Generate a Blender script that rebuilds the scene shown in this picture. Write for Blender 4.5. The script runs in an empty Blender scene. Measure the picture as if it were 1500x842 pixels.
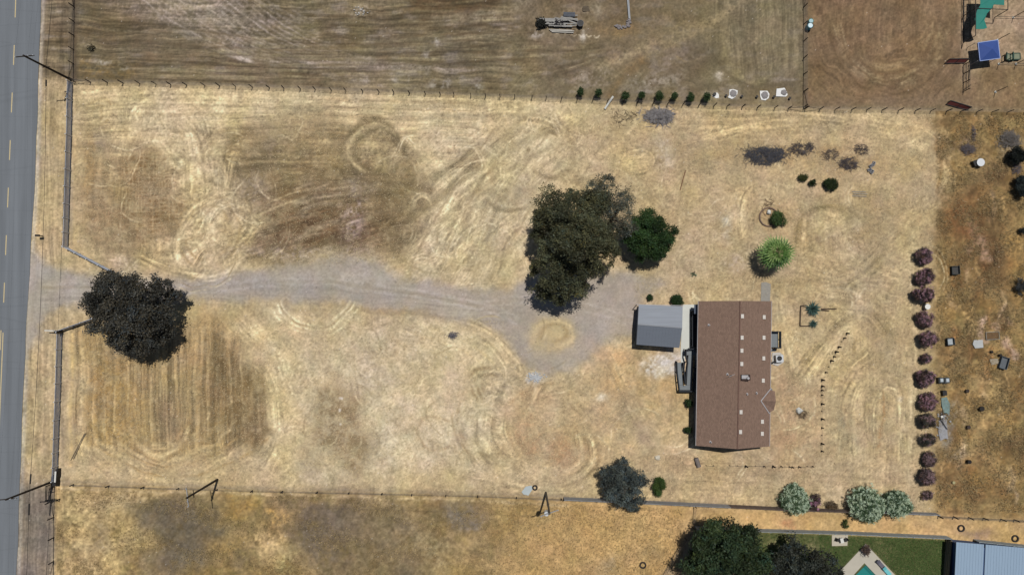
import bpy, math, random
import numpy as np
from mathutils import Vector, Matrix, Euler
PI = math.pi; R = math.radians
scene = bpy.context.scene
# ------------------------------------------------------------------ camera, sky, sun, exposure
CAM_H = 115.0; TILT = R(1.195); CAM_Y = -CAM_H*math.tan(TILT)
HFOV = R(66.2); FPX = 750.0/math.tan(HFOV/2)
cam_data = bpy.data.cameras.new('camera'); cam = bpy.data.objects.new('camera', cam_data)
scene.collection.objects.link(cam); scene.camera = cam
cam.location = (0, CAM_Y, CAM_H); cam.rotation_euler = (TILT, 0, 0)
cam_data.sensor_fit = 'HORIZONTAL'; cam_data.angle = HFOV
cam_data.clip_start = 1.0; cam_data.clip_end = 5000
SUN_EL = R(74.0); SUN_AZ = R(16.0)            # azimuth from +Y towards +X
world = bpy.data.worlds.new("World"); scene.world = world; world.use_nodes = True
wn = world.node_tree.nodes; wl = world.node_tree.links
bg = wn.get('Background') or wn.new('ShaderNodeBackground')
sky = wn.new('ShaderNodeTexSky'); sky.sky_type = 'NISHITA'; sky.sun_disc = False
sky.sun_elevation = SUN_EL; sky.sun_rotation = SUN_AZ
wl.new(sky.outputs[0], bg.inputs[0]); bg.inputs[1].default_value = 0.05
sd = bpy.data.lights.new('sun', 'SUN'); sd.energy = 5.0; sd.angle = R(0.55); sd.color = (1.0, 0.95, 0.87)
sun = bpy.data.objects.new('sun', sd); scene.collection.objects.link(sun)
sv = Vector((math.sin(SUN_AZ)*math.cos(SUN_EL), math.cos(SUN_AZ)*math.cos(SUN_EL), math.sin(SUN_EL)))
sun.rotation_euler = sv.to_track_quat('Z', 'Y').to_euler(); sun.location = (0, 0, 90)
vs = scene.view_settings; vs.view_transform = 'Standard'; vs.look = 'None'; vs.exposure = -0.30; vs.gamma = 1.0
vs.use_curve_mapping = False
KR, KG, KB = 1.37, 1.35, 1.32                # light on level ground, measured: display value / K = albedo
# ------------------------------------------------------------------ helpers
C = scene.collection
def s2l(v):
    v = v/255.0
    return v/12.92 if v <= 0.04045 else ((v+0.055)/1.055)**2.4
def alb(c): return (min(.9, s2l(c[0])/KR), min(.9, s2l(c[1])/KG), min(.9, s2l(c[2])/KB))
CT, ST = math.cos(TILT), math.sin(TILT)
def P(px, py, z=0.0):
    """place seen at (px, py) of the survey picture, at height z above the ground"""
    d = Vector((px-750.0, -(py-421.0), -FPX))
    w = Vector((d.x, d.y*CT - d.z*ST, d.y*ST + d.z*CT))
    t = (z-CAM_H)/w.z
    return Vector((w.x*t, CAM_Y + w.y*t, z))
def proj_np(x, y):
    vy = y-CAM_Y; vz = -CAM_H
    yc = vy*CT + vz*ST; zc = -vy*ST + vz*CT
    return 750+FPX*x/(-zc), 421-FPX*yc/(-zc)
def mat(name, c, rough=0.85, var=0.18, scale=2.0, metal=0.0, spec=0.3, stretch=None, bump=0.0):
    m = bpy.data.materials.new(name); m.use_nodes = True; nt = m.node_tree; n = nt.nodes; l = nt.links
    b = n['Principled BSDF']; b.inputs['Roughness'].default_value = rough; b.inputs['Metallic'].default_value = metal
    b.inputs['Specular IOR Level'].default_value = spec
    a = alb(c)
    tc = n.new('ShaderNodeTexCoord'); mp = n.new('ShaderNodeMapping'); l.new(tc.outputs['Object'], mp.inputs[0])
    if stretch: mp.inputs['Scale'].default_value = stretch
    t = n.new('ShaderNodeTexNoise'); t.inputs['Scale'].default_value = scale; t.inputs['Detail'].default_value = 6
    t.inputs['Roughness'].default_value = .65
    l.new(mp.outputs[0], t.inputs['Vector'])
    mr = n.new('ShaderNodeMapRange'); mr.inputs[1].default_value = .25; mr.inputs[2].default_value = .75
    mr.inputs[3].default_value = 1-var; mr.inputs[4].default_value = 1+var
    l.new(t.outputs['Fac'], mr.inputs[0])
    mx = n.new('ShaderNodeVectorMath'); mx.operation = 'SCALE'; mx.inputs[0].default_value = a
    l.new(mr.outputs[0], mx.inputs['Scale']); l.new(mx.outputs[0], b.inputs['Base Color'])
    if bump:
        bp = n.new('ShaderNodeBump'); bp.inputs['Strength'].default_value = bump; bp.inputs['Distance'].default_value = .05
        l.new(t.outputs['Fac'], bp.inputs['Height']); l.new(bp.outputs[0], b.inputs['Normal'])
    return m
def leafmat(name, rough=.6, trans=.25):
    m = bpy.data.materials.new(name); m.use_nodes = True; nt = m.node_tree; n = nt.nodes; l = nt.links
    b = n['Principled BSDF']; b.inputs['Roughness'].default_value = rough; b.inputs['Specular IOR Level'].default_value = .25
    at = n.new('ShaderNodeAttribute'); at.attribute_name = 'tint'
    l.new(at.outputs['Color'], b.inputs['Base Color'])
    tr = n.new('ShaderNodeBsdfTranslucent'); l.new(at.outputs['Color'], tr.inputs[0])
    ms = n.new('ShaderNodeMixShader'); ms.inputs[0].default_value = trans
    l.new(b.outputs[0], ms.inputs[1]); l.new(tr.outputs[0], ms.inputs[2])
    l.new(ms.outputs[0], n['Material Output'].inputs[0])
    return m
LEAF = leafmat('leaf')
class MB:
    def __init__(s): s.v = []; s.f = []
    def add(s, vs, fs):
        o = len(s.v); s.v += [tuple(v) for v in vs]; s.f += [tuple(i+o for i in f) for f in fs]; return s
    def hexa(s, b, t):   # 4 bottom, 4 top, counterclockwise from above
        return s.add(list(b)+list(t), [(3,2,1,0),(4,5,6,7),(0,1,5,4),(1,2,6,5),(2,3,7,6),(3,0,4,7)])
    def box(s, c, size, rz=0.0, rx=0.0, ry=0.0):
        m = Euler((rx, ry, rz)).to_matrix(); c = Vector(c); x, y, z = size[0]/2, size[1]/2, size[2]/2
        q = [(-x,-y,-z),(x,-y,-z),(x,y,-z),(-x,y,-z),(-x,-y,z),(x,-y,z),(x,y,z),(-x,y,z)]
        w = [c+m@Vector(p) for p in q]
        return s.hexa(w[:4], w[4:])
    def bar(s, a, b, w, h=None):
        a = Vector(a); b = Vector(b); d = (b-a)
        if d.length < 1e-5: return s
        h = h or w; d.normalize()
        up = Vector((0,0,1)) if abs(d.z) < .95 else Vector((1,0,0))
        sx = d.cross(up).normalized(); uy = sx.cross(d).normalized()
        q = []
        for p in (a, b):
            q += [p-sx*w/2-uy*h/2, p+sx*w/2-uy*h/2, p+sx*w/2+uy*h/2, p-sx*w/2+uy*h/2]
        return s.add(q, [(0,1,2,3),(7,6,5,4),(0,4,5,1),(1,5,6,2),(2,6,7,3),(3,7,4,0)])
    def tube(s, pts, rad, n=8, cap=True):
        pts = [Vector(p) for p in pts]
        if not hasattr(rad, '__len__'): rad = [rad]*len(pts)
        rings = []; vs = []; fs = []
        for i, p in enumerate(pts):
            d = (pts[min(i+1, len(pts)-1)]-pts[max(i-1, 0)]).normalized()
            up = Vector((0,0,1)) if abs(d.z) < .95 else Vector((1,0,0))
            a = d.cross(up).normalized(); b = a.cross(d).normalized()
            for k in range(n):
                t = 2*PI*k/n; vs.append(p+(a*math.cos(t)+b*math.sin(t))*rad[i])
        for i in range(len(pts)-1):
            for k in range(n):
                k2 = (k+1) % n; fs.append((i*n+k, i*n+k2, (i+1)*n+k2, (i+1)*n+k))
        if cap: fs.append(tuple(range(n))[::1]); fs.append(tuple((len(pts)-1)*n+k for k in range(n))[::-1])
        return s.add(vs, fs)
    def disc(s, c, r, h, n=20, r2=None):
        c = Vector(c); r2 = r if r2 is None else r2
        return s.tube([c, c+Vector((0,0,h))], [r, r2], n)
    def prism(s, pts, z0, z1):
        n = len(pts); a = [(p[0], p[1], z0) for p in pts]; b = [(p[0], p[1], z1) for p in pts]
        return s.add(a+b, [tuple(range(n))[::-1], tuple(range(n, 2*n))]+[(i, (i+1) % n, n+(i+1) % n, n+i) for i in range(n)])
    def torus(s, c, Rr, r, n=24, k=8, rx=0, ry=0):
        m = Euler((rx, ry, 0)).to_matrix(); c = Vector(c); vs = []; fs = []
        for i in range(n):
            a = 2*PI*i/n
            for j in range(k):
                b = 2*PI*j/k
                vs.append(c+m@Vector(((Rr+r*math.cos(b))*math.cos(a), (Rr+r*math.cos(b))*math.sin(a), r*math.sin(b))))
        for i in range(n):
            for j in range(k):
                fs.append((i*k+j, ((i+1) % n)*k+j, ((i+1) % n)*k+(j+1) % k, i*k+(j+1) % k))
        return s.add(vs, fs)
    def lump(s, c, r, seed=0, n=10, k=6, sq=(1,1,.5), rough=.25):
        rn = random.Random(seed); c = Vector(c); vs = []; fs = []
        for j in range(k+1):
            th = PI*j/k
            for i in range(n):
                a = 2*PI*i/n; q = r*(1+rough*(rn.random()-.5)*2*(0 if j in (0, k) else 1))
                vs.append(c+Vector((q*math.sin(th)*math.cos(a)*sq[0], q*math.sin(th)*math.sin(a)*sq[1], q*math.cos(th)*sq[2])))
        for j in range(k):
            for i in range(n):
                fs.append((j*n+i, (j+1)*n+i, (j+1)*n+(i+1) % n, j*n+(i+1) % n))
        return s.add(vs, fs)
    def build(s, name, m, parent=None, smooth=False, label=None, kind=None):
        me = bpy.data.meshes.new(name); o = bpy.data.objects.new(name, me); C.objects.link(o)
        off = Vector((0,0,0))
        if parent:
            o.parent = parent; off = wloc(parent)
        elif kind is None:
            n = len(s.v); off = Vector((sum(v[0] for v in s.v)/n, sum(v[1] for v in s.v)/n, min(v[2] for v in s.v)))
            o.location = off
        me.from_pydata([(v[0]-off.x, v[1]-off.y, v[2]-off.z) for v in s.v], [], s.f)
        me.validate(); me.update()
        if smooth:
            for p in me.polygons: p.use_smooth = True
        me.materials.append(m)
        if label: o['label'] = label
        if kind: o['kind'] = kind
        return o
def wloc(o):
    v = Vector(o.location)
    while o.parent: o = o.parent; v = v+Vector(o.location)
    return v
def tag(o, label, cat, group=None):
    o['label'] = label; o['category'] = cat
    if group: o['group'] = group
    return o
def thing(name, label, cat, loc, group=None):
    o = bpy.data.objects.new(name, None); C.objects.link(o); o.empty_display_size = .3
    o.location = Vector(loc); return tag(o, label, cat, group)
def copy_tree(o, parent=None):
    c = o.copy(); C.objects.link(c); c.parent = parent
    for ch in list(o.children): copy_tree(ch, c)
    return c
def raw_mesh(name, verts, faces_n, idx, m, parent=None, tint=None, loc=(0,0,0), kind=None):
    """fast mesh: verts (N,3), faces all with faces_n corners, idx (F,faces_n), tint (N,3)"""
    me = bpy.data.meshes.new(name); nf = len(idx)
    me.vertices.add(len(verts)); me.vertices.foreach_set('co', verts.astype(np.float32).ravel())
    me.loops.add(nf*faces_n); me.loops.foreach_set('vertex_index', idx.astype(np.int32).ravel())
    me.polygons.add(nf); me.polygons.foreach_set('loop_start', np.arange(0, nf*faces_n, faces_n, dtype=np.int32))
    me.polygons.foreach_set('loop_total', np.full(nf, faces_n, dtype=np.int32))
    me.update(calc_edges=True)
    if tint is not None:
        ca = me.color_attributes.new('tint', 'FLOAT_COLOR', 'POINT')
        ca.data.foreach_set('color', np.concatenate([tint, np.ones((len(tint), 1))], 1).astype(np.float32).ravel())
    me.materials.append(m)
    o = bpy.data.objects.new(name, me); C.objects.link(o); o.location = loc
    if parent: o.parent = parent
    if kind: o['kind'] = kind
    return o
# ------------------------------------------------------------------ the ground: one sheet, its soil, straw and wheel marks
STEP = 0.125
gx = np.concatenate([np.array([-900,-500,-300,-180,-120,-95,-84]), np.arange(-79, 79.001, STEP), np.array([84,95,120,180,300,500,900])])
gy = np.concatenate([np.array([-900,-500,-300,-180,-100,-70,-56]), np.arange(-50, 50.001, STEP), np.array([56,70,100,180,300,500,900])])
GX, GY = np.meshgrid(gx, gy)
X, Y = proj_np(GX, GY); X = X.astype(np.float32); Y = Y.astype(np.float32)
def vn(u, v, seed):
    t = np.random.RandomState(seed).rand(256, 256).astype(np.float32)*2-1
    iu = np.floor(u).astype(np.int32); iv = np.floor(v).astype(np.int32); fu = u-iu; fv = v-iv
    fu = fu*fu*(3-2*fu); fv = fv*fv*(3-2*fv)
    a = t[iv & 255, iu & 255]; b = t[iv & 255, (iu+1) & 255]; c = t[(iv+1) & 255, iu & 255]; d = t[(iv+1) & 255, (iu+1) & 255]
    return a+(b-a)*fu+(c-a)*fv+(a-b-c+d)*fu*fv
def fbm(u, v, seed, o=4, g=.55):
    s = 0; a = 1; n = 0
    for k in range(o):
        s = s+a*vn(u*2**k+k*17.3, v*2**k+k*9.1, seed+k); n += a; a *= g
    return s/n*1.5
W1 = fbm(X/55, Y/55, 11, 4)*14; W2 = fbm(X/55, Y/55, 21, 4)*14
W3 = fbm(X/9, Y/9, 31, 3); W4 = fbm(X/9, Y/9, 41, 3)
N_big = fbm(X/60, Y/60, 51, 5); N_mid = fbm(X/14, Y/14, 61, 4); N_fine = fbm(X/3.2, Y/3.2, 71, 3)
N_px = vn(X/1.5, Y/1.5, 81); N_brk = fbm(X/26, Y/26, 91, 3)
sm = lambda x: 1/(1+np.exp(-np.clip(x, -30, 30)))
G = np.zeros(X.shape+(3,), np.float32); rnd0 = random.Random(42)
def col(c): return np.array(c, np.float32)
def lay(mask, c, sl=None):
    m = np.clip(mask, 0, 1)[..., None]
    if sl is None: G[:] = G+(col(c)-G)*m
    else: G[sl] = G[sl]+(col(c)-G[sl])*m
def bb(x0, y0, x1, y1, pad=30):
    # whole-array slices from px box (grid is close to axis-aligned)
    r = Y[:, X.shape[1]//2]; c_ = X[X.shape[0]//2, :]
    rr = np.where((r >= y0-pad) & (r <= y1+pad))[0]; cc = np.where((c_ >= x0-pad) & (c_ <= x1+pad))[0]
    if len(rr) == 0 or len(cc) == 0: return None
    return (slice(rr[0], rr[-1]+1), slice(cc[0], cc[-1]+1))
def sdf(pts, x, y):
    d = np.full(x.shape, 1e9, np.float32); ins = np.zeros(x.shape, bool); n = len(pts)
    for i in range(n):
        ax, ay = pts[i]; bx, by = pts[(i+1) % n]; ex, ey = bx-ax, by-ay
        t = np.clip(((x-ax)*ex+(y-ay)*ey)/(ex*ex+ey*ey+1e-9), 0, 1)
        d = np.minimum(d, np.hypot(x-ax-ex*t, y-ay-ey*t))
        c_ = ((ay > y) != (by > y)) & (x < (bx-ax)*(y-ay)/(by-ay+1e-9)+ax)
        ins ^= c_
    return np.where(ins, -d, d)
def poly(pts, c, a=1., soft=4., warp=.5, fine=2., tex=0.):
    xs = [p[0] for p in pts]; ys = [p[1] for p in pts]
    sl = bb(min(xs), min(ys), max(xs), max(ys), 30+soft*4)
    if sl is None: return
    d = sdf(pts, X[sl]+W1[sl]*warp+W3[sl]*fine, Y[sl]+W2[sl]*warp+W4[sl]*fine)
    m = sm(-d/soft*2)*a
    if tex: m = m*np.clip(1+tex*(N_mid[sl]*1.2+N_fine[sl]), 0, 1.6)
    lay(m, c, sl)
def blob(cx, cy, rx, ry, c, a=1., rot=0., soft=.35, warp=.6, tex=.5):
    rr = max(rx, ry); sl = bb(cx-rr, cy-rr, cx+rr, cy+rr, rr)
    if sl is None: return
    x = X[sl]+W1[sl]*warp+W3[sl]*2-cx; y = Y[sl]+W2[sl]*warp+W4[sl]*2-cy
    co, si = math.cos(R(rot)), math.sin(R(rot))
    d = np.hypot((x*co+y*si)/rx, (-x*si+y*co)/ry)
    m = sm((1-d)/soft*2)*a
    if tex: m = m*np.clip(1+tex*(N_mid[sl]*1.2+N_fine[sl]), 0, 1.6)
    lay(m, c, sl)
def arc(cx, cy, rx, ry, a0, a1, w, c, a=.6, rot=0., rough=.6):
    rr = max(rx, ry); sl = bb(cx-rr, cy-rr, cx+rr, cy+rr, 20)
    if sl is None: return
    x = X[sl]+W1[sl]*.38+W3[sl]*.8-cx; y = Y[sl]+W2[sl]*.38+W4[sl]*.8-cy
    co, si = math.cos(R(rot)), math.sin(R(rot)); u = x*co+y*si; v = -x*si+y*co
    k = np.hypot(u/rx, v/ry); d = (k-1)*(rx+ry)/2
    m = np.exp(-(d/w)**2)*a
    th = np.degrees(np.arctan2(-v, u)) % 360; a0 %= 360; span = (a1-a0) if a1 > a0 else a1-a0+360
    q = (th-a0) % 360
    if span < 359: m = m*np.clip(np.minimum(q, span-q)/10, 0, 1)*(q < span)
    m = m*np.clip(1+rough*(N_mid[sl]+N_fine[sl]), 0, 1.5)*np.clip(1.25+1.7*N_brk[sl], 0, 1.7)
    lay(m, c, sl)
def path(pts, w, c, a=.6, rough=.6, warp=.2, closed=False):
    xs = [p[0] for p in pts]; ys = [p[1] for p in pts]
    sl = bb(min(xs), min(ys), max(xs), max(ys), 20+w*2)
    if sl is None: return
    x = X[sl]+W1[sl]*warp+W3[sl]*.6; y = Y[sl]+W2[sl]*warp+W4[sl]*.6
    # Catmull-Rom smoothing
    P4 = [pts[0]]+list(pts)+[pts[-1]]; q = []
    for i in range(1, len(P4)-2):
        for t in np.linspace(0, 1, 6, endpoint=False):
            p0, p1, p2, p3 = [np.array(P4[i+k], float) for k in (-1, 0, 1, 2)]
            q.append(.5*((2*p1)+(-p0+p2)*t+(2*p0-5*p1+4*p2-p3)*t*t+(-p0+3*p1-3*p2+p3)*t**3))
    q.append(np.array(pts[-1], float)); d = np.full(x.shape, 1e9, np.float32)
    for i in range(len(q)-1):
        ax, ay = q[i]; ex, ey = q[i+1]-q[i]
        t = np.clip(((x-ax)*ex+(y-ay)*ey)/(ex*ex+ey*ey+1e-9), 0, 1)
        d = np.minimum(d, np.hypot(x-ax-ex*t, y-ay-ey*t))
    m = np.exp(-(d/w)**2)*a*1.3*np.clip(1+rough*(N_mid[sl]+N_fine[sl]), 0, 1.4)
    lay(m, c, sl)
def swath(pts, w, c=None, a=.3, amp=.16, period=2.6, seed=1, ticks=0., warp=.12):
    """a mown or driven strip with fine lines running along it"""
    xs = [p[0] for p in pts]; ys = [p[1] for p in pts]; sl = bb(min(xs), min(ys), max(xs), max(ys), 20+w*1.5)
    if sl is None: return
    x = X[sl]+W1[sl]*warp+W3[sl]*.5; y = Y[sl]+W2[sl]*warp+W4[sl]*.5; P4 = [pts[0]]+list(pts)+[pts[-1]]; q = []
    for i in range(1, len(P4)-2):
        for t in np.linspace(0, 1, 6, endpoint=False):
            p0, p1, p2, p3 = [np.array(P4[i+k], float) for k in (-1, 0, 1, 2)]
            q.append(.5*((2*p1)+(-p0+p2)*t+(2*p0-5*p1+4*p2-p3)*t*t+(-p0+3*p1-3*p2+p3)*t**3))
    q.append(np.array(pts[-1], float)); best = np.full(x.shape, 1e9, np.float32); sd_ = np.zeros_like(best); along = np.zeros_like(best); L = 0; nq = len(q)-1
    for i in range(nq):
        ax, ay = q[i]; ex, ey = q[i+1]-q[i]; ln = math.hypot(ex, ey)+1e-6; t = np.clip(((x-ax)*ex+(y-ay)*ey)/(ln*ln), 0, 1); dx = x-ax-ex*t; dy = y-ay-ey*t; dd = np.hypot(dx, dy); k = dd < best
        best = np.where(k, dd, best); sd_ = np.where(k, dd*np.sign(ex*dy-ey*dx), sd_); along = np.where(k, L+t*ln, along); L += ln
    ends = np.clip(np.minimum(along, L-along)/12+.1, 0, 1); m = sm((w-best)/w*4)*ends*np.clip(.85+1.3*N_brk[sl], .1, 1.2)
    if c is not None: lay(m*a*np.clip(1+.5*(N_mid[sl]+N_fine[sl]), 0, 1.5), c, sl)
    n = np.tanh(1.6*vn(sd_/period+50, along/55, seed*7+900)+.7*vn(sd_/(period*.55)+20, along/25, seed*7+901))*amp
    if ticks: n = n+ticks*np.tanh(2*vn(along/2.6, sd_/5+40, seed*7+902))
    G[sl] *= 1+(m*n)[..., None]
def ruts(pts, c, a=.5, gap=9, w=1.6):
    """a pair of wheel lines either side of a path"""
    for s in (-1, 1):
        o = []
        for i, p in enumerate(pts):
            q0 = pts[max(i-1, 0)]; q1 = pts[min(i+1, len(pts)-1)]; dx, dy = q1[0]-q0[0], q1[1]-q0[1]; l = math.hypot(dx, dy)+1e-6
            o.append((p[0]-dy/l*gap*s, p[1]+dx/l*gap*s))
        path(o, w, c, a, .8)
def streak(pts_or_mask, ang, across, along, amp, seed, soft=10, tint=(1, 1, 1), polar=None, sharp=1.):
    """long thin streaks of straw and soil: multiplies colour"""
    if isinstance(pts_or_mask, list):
        xs = [p[0] for p in pts_or_mask]; ys = [p[1] for p in pts_or_mask]
        sl = bb(min(xs), min(ys), max(xs), max(ys), 30+soft*2)
        if sl is None: return
        m = sm(-sdf(pts_or_mask, X[sl]+W1[sl]*.8+W3[sl]*2, Y[sl]+W2[sl]*.8+W4[sl]*2)/soft*2)
    else: sl = (slice(None), slice(None)); m = pts_or_mask
    x = X[sl]+W1[sl]*(.9 if polar else .25); y = Y[sl]+W2[sl]*(.9 if polar else .25)
    if polar:
        dx = (x-polar[0]); dy = (y-polar[1])*(polar[2] if len(polar) > 2 else 1); r = np.hypot(dx, dy); th = np.arctan2(dy, dx)
        u = th*60; v = r
    else:
        co, si = math.cos(R(ang)), math.sin(R(ang)); u = x*co-y*si; v = x*si+y*co     # u along, v across
    n = fbm(u/along, v/across, seed, 3, .7)*sharp
    n = np.tanh(n)*1.25*amp*(np.clip(.7+1.6*N_brk[sl], .15, 1.2) if polar else 1)
    G[sl] *= 1+(m*n)[..., None]*col(tint)
def lerp_line(pts):
    xs = [p[0] for p in pts]; ys = [p[1] for p in pts]
    return lambda x: np.interp(x, xs, ys)
yN = lerp_line([(-400, 104), (110, 119), (370, 127), (600, 136), (800, 144), (1000, 153), (1178, 158), (1500, 163), (1900, 170)])
yS = lerp_line([(-400, 700), (80, 707), (370, 716), (700, 724), (825, 729), (1140, 744), (1370, 753), (1500, 760), (1900, 775)])
xE = lerp_line([(-400, 77), (0, 60), (250, 52), (470, 39), (600, 33), (842, 24), (1300, 6)])          # east edge of road by y
Xw = X+W3*1.2; Yw = Y+W4*1.2
# base zones ------------------------------------------------------
G[:] = col((171, 151, 112))
north = sm((yN(X)-Yw-2)/2.0); lay(north, (107, 99, 76))
south = sm((Yw-yS(X)-3)/2.5); lay(south, (150, 127, 82))
weedy = sm((X+W1*.5+W3*3-1366-np.interp(Y, [165, 230, 300, 420, 600, 760], [4, 18, 8, -2, 6, 4]))/5)*(1-north)*(1-south)
lay(weedy, (138, 114, 70))
lay(north*sm((X-1179)/1.5), (118, 97, 71))
verge = sm((102-X)/1.5-sm((Y-360)/20)*4)
lay(verge, (160, 141, 103)); lay(verge*sm((112-Y)/6), (118, 104, 82)); lay(verge*sm((Y-712)/6), (120, 110, 97))
# --- main field, upper -------------------------------------------
poly([(108,128),(780,142),(880,160),(860,190),(600,215),(320,190),(110,175)], (186,169,128), .8, 14)
streak([(110,126),(780,142),(780,250),(560,260),(110,220)], 1.5, 3.2, 70, .17, 101, 12)
streak([(110,135),(760,150),(760,270),(110,240)], 1.5, 7.5, 160, .14, 104, 12)
poly([(120,215),(200,205),(265,225),(280,300),(245,385),(170,385),(120,345)], (132,111,76), .8, 16, 1.2, tex=.3)
poly([(330,195),(470,175),(560,200),(605,245),(640,300),(600,370),(540,390),(470,372),(380,392),(335,340)], (118,101,70), .97, 16, 1.3, tex=.3)
poly([(380,300),(470,285),(560,300),(575,345),(530,372),(440,352),(370,358)], (92,71,49), .9, 14, 1.2, tex=.4)
poly([(340,225),(420,215),(530,262),(600,285),(520,300),(400,285),(345,270)], (104,88,60), .6, 14, 1, tex=.4)
blob(250,250,62,72, (192,175,136), .8, 0, .5); blob(300,335,62,60, (190,172,132), .8, 0, .5)
blob(520,310,17,38, (152,136,126), .6, 8, .6, tex=1.2); blob(440,368,85,9, (150,136,122), .55, 2, .7, tex=1.2)
blob(410,210,22,28, (146,132,118), .3, 0, .6, tex=1); blob(375,280,20,30, (126,116,104), .4, 0, .6, tex=1)
streak([(120,215),(275,215),(280,390),(130,380)], 90, 5.2, 60, .16, 107, 12); streak([(120,215),(300,215),(280,390),(130,380)], 2, 5.0, 60, .13, 109, 12)
streak([(330,190),(560,190),(640,300),(600,370),(480,300),(330,240)], 4, 3, 60, .18, 111, 14)
streak([(330,290),(580,300),(600,380),(480,390),(330,380)], 18, 2.6, 30, .2, 113, 12)
streak([(200,180),(370,180),(390,300),(370,405),(220,400)], 0, 3.6, 40, .2, 115, 16, polar=(255,290,.8))
for r_ in (34, 47, 58, 70, 88): arc(258,262,r_*.9,r_*1.05, random.Random(r_).uniform(0,200), random.Random(r_).uniform(260,420)-0, 2.0, (190,174,134) if r_ % 2 else (140,120,85), .4)
for r_ in (22, 36, 48, 62): arc(305,340,r_,r_*1.1, 200, 160, 2.0, (192,173,130) if r_ % 4 else (140,120,82), .45)
arc(135,168,16,14,0,360,2,(150,130,90),.4); arc(150,168,30,22,20,300,2,(150,130,90),.35)
arc(545,222,42,44,300,200,4,(104,92,62),.55); arc(545,222,33,36,0,360,2,(165,150,110),.35); arc(550,228,26,28,0,360,3.5,(112,96,64),.5); arc(556,232,17,18,0,360,5,(168,148,104),.5)
arc(455,205,22,20,0,360,2.5,(146,128,92),.4); arc(455,205,13,12,0,360,2,(146,128,92),.35)
path([(585,240),(610,268),(640,300)],4,(110,96,66),.45); path([(590,225),(625,262),(670,310)],3,(120,104,74),.4)
for k, (p) in enumerate([[(360,290),(450,262),(560,262),(640,262)], [(330,330),(430,290),(560,275),(660,250)], [(345,240),(440,240),(520,262),(590,310)], [(560,340),(600,300),(660,262),(720,250)]]):
    ruts(p, (168,150,112) if k % 2 else (92,78,54), .4, 5, 1.6)
# light zone with loops
poly([(600,190),(780,165),(860,200),(800,300),(760,400),(700,415),(610,390),(620,290)], (189,173,134), .85, 20, 1.3, tex=.2)
streak([(560,200),(860,170),(800,320),(700,420),(590,395)], 40, 3.2, 60, .15, 121, 16)
streak([(600,260),(760,250),(740,420),(620,410)], 62, 3.4, 60, .14, 123, 14)
path([(600,320),(680,262),(760,212),(850,180)],5,(132,120,88),.42); path([(640,330),(700,278),(770,235),(850,200)],4,(136,122,90),.38); path([(570,350),(620,310),(700,240)],5,(126,112,78),.35)
blob(745,285,46,30,(136,124,96),.5,-20,.6); arc(742,275,38,34,0,360,3,(142,128,96),.45); arc(745,278,26,22,0,360,2.5,(184,168,130),.45)
arc(808,225,34,36,0,360,3,(142,126,92),.5); arc(808,225,24,25,0,360,2,(186,168,124),.4); arc(820,200,70,40,100,240,3,(146,130,96),.4)
blob(725,205,40,16,(150,134,100),.4,-15,.7)
for k in range(9):
    rn = random.Random(k+5); x0 = 600+k*22; path([(x0,395),(x0+30+rn.uniform(-6,6),330),(x0+75+rn.uniform(-10,10),255),(x0+120,190)],1.8,(190,174,132) if k % 2 else (138,122,90),.4)
arc(640,345,48,44,160,320,3,(190,172,130),.5); arc(640,345,58,54,170,330,2,(140,122,86),.4); arc(700,330,60,60,180,300,2,(150,132,98),.4)
# middle upper right of the trees
blob(933,232,30,20,(186,165,122),.5,0,.5); arc(933,235,24,17,0,360,2.5,(150,130,94),.45); arc(940,235,42,34,60,250,2.5,(152,132,96),.4)
blob(975,228,14,22,(176,168,156),.6,-20,.5,tex=.8); blob(1015,225,40,14,(140,117,72),.4,0,.7)
blob(905,172,40,16,(146,130,100),.45,0,.7); blob(880,200,30,30,(150,134,102),.35,0,.7)
path([(1000,225),(998,280),(985,340),(984,400)],3,(136,118,84),.4); path([(1010,235),(1007,290),(995,350)],2,(138,120,86),.35)
blob(1020,345,50,45,(156,140,110),.45,0,.8); blob(1065,335,14,16,(166,160,148),.5,0,.6,tex=1)
blob(1078,385,16,14,(176,160,140),.6,0,.6,tex=1); blob(1062,318,8,7,(150,150,140),.5)
poly([(990,150),(1360,165),(1372,200),(1240,210),(1090,205),(1000,200)], (176,152,108), .6, 14, 1)
streak([(990,160),(1360,170),(1380,215),(1000,205)], -1, 3, 70, .13, 131, 12)
blob(1160,226,70,12,(122,98,64),.45,2,.7,tex=.8); blob(1245,235,32,18,(120,96,66),.5,0,.6,tex=.9); blob(1222,234,90,22,(146,120,78),.35,0,.7)
# driveway and turnaround
DR = [(30,372),(50,374),(62,386),(90,398),(140,408),(200,410),(278,412),(330,404),(385,392),(430,384),(500,380),(560,392),(585,412),(640,416),(700,425),(745,428),(770,412),(800,405),(850,410),(905,400),(960,408),(975,420),(940,440),(932,490),(905,490),(875,505),(850,535),(800,545),(768,520),(740,492),(700,475),(640,462),(590,452),(520,446),(400,442),(330,440),(280,440),(200,444),(130,440),(92,446),(62,462),(46,500),(30,520)]
poly([(p[0], p[1]) for p in DR], (164,148,122), .6, 18, 1.0)
poly(DR, (152,143,128), .93, 6, .45, 3)
poly([(46,372),(62,388),(92,400),(140,410),(140,438),(92,444),(62,458),(44,470)], (139,136,130), .8, 5, .2, 2)
blob(480,410,100,14,(138,133,126),.6,2,.6); blob(560,428,80,12,(128,124,118),.5,4,.6); blob(725,447,20,14,(124,120,114),.6,0,.6); blob(640,440,60,12,(152,136,118),.6,5,.6)
blob(870,455,60,30,(138,131,122),.6,0,.7); blob(770,480,28,40,(146,136,120),.5,0,.7); blob(845,520,30,18,(150,138,116),.5,-30,.6)
streak([(60,400),(280,412),(600,420),(760,440),(740,480),(520,446),(280,440),(60,455)], -3, 3, 60, .07, 133, 10)
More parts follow.
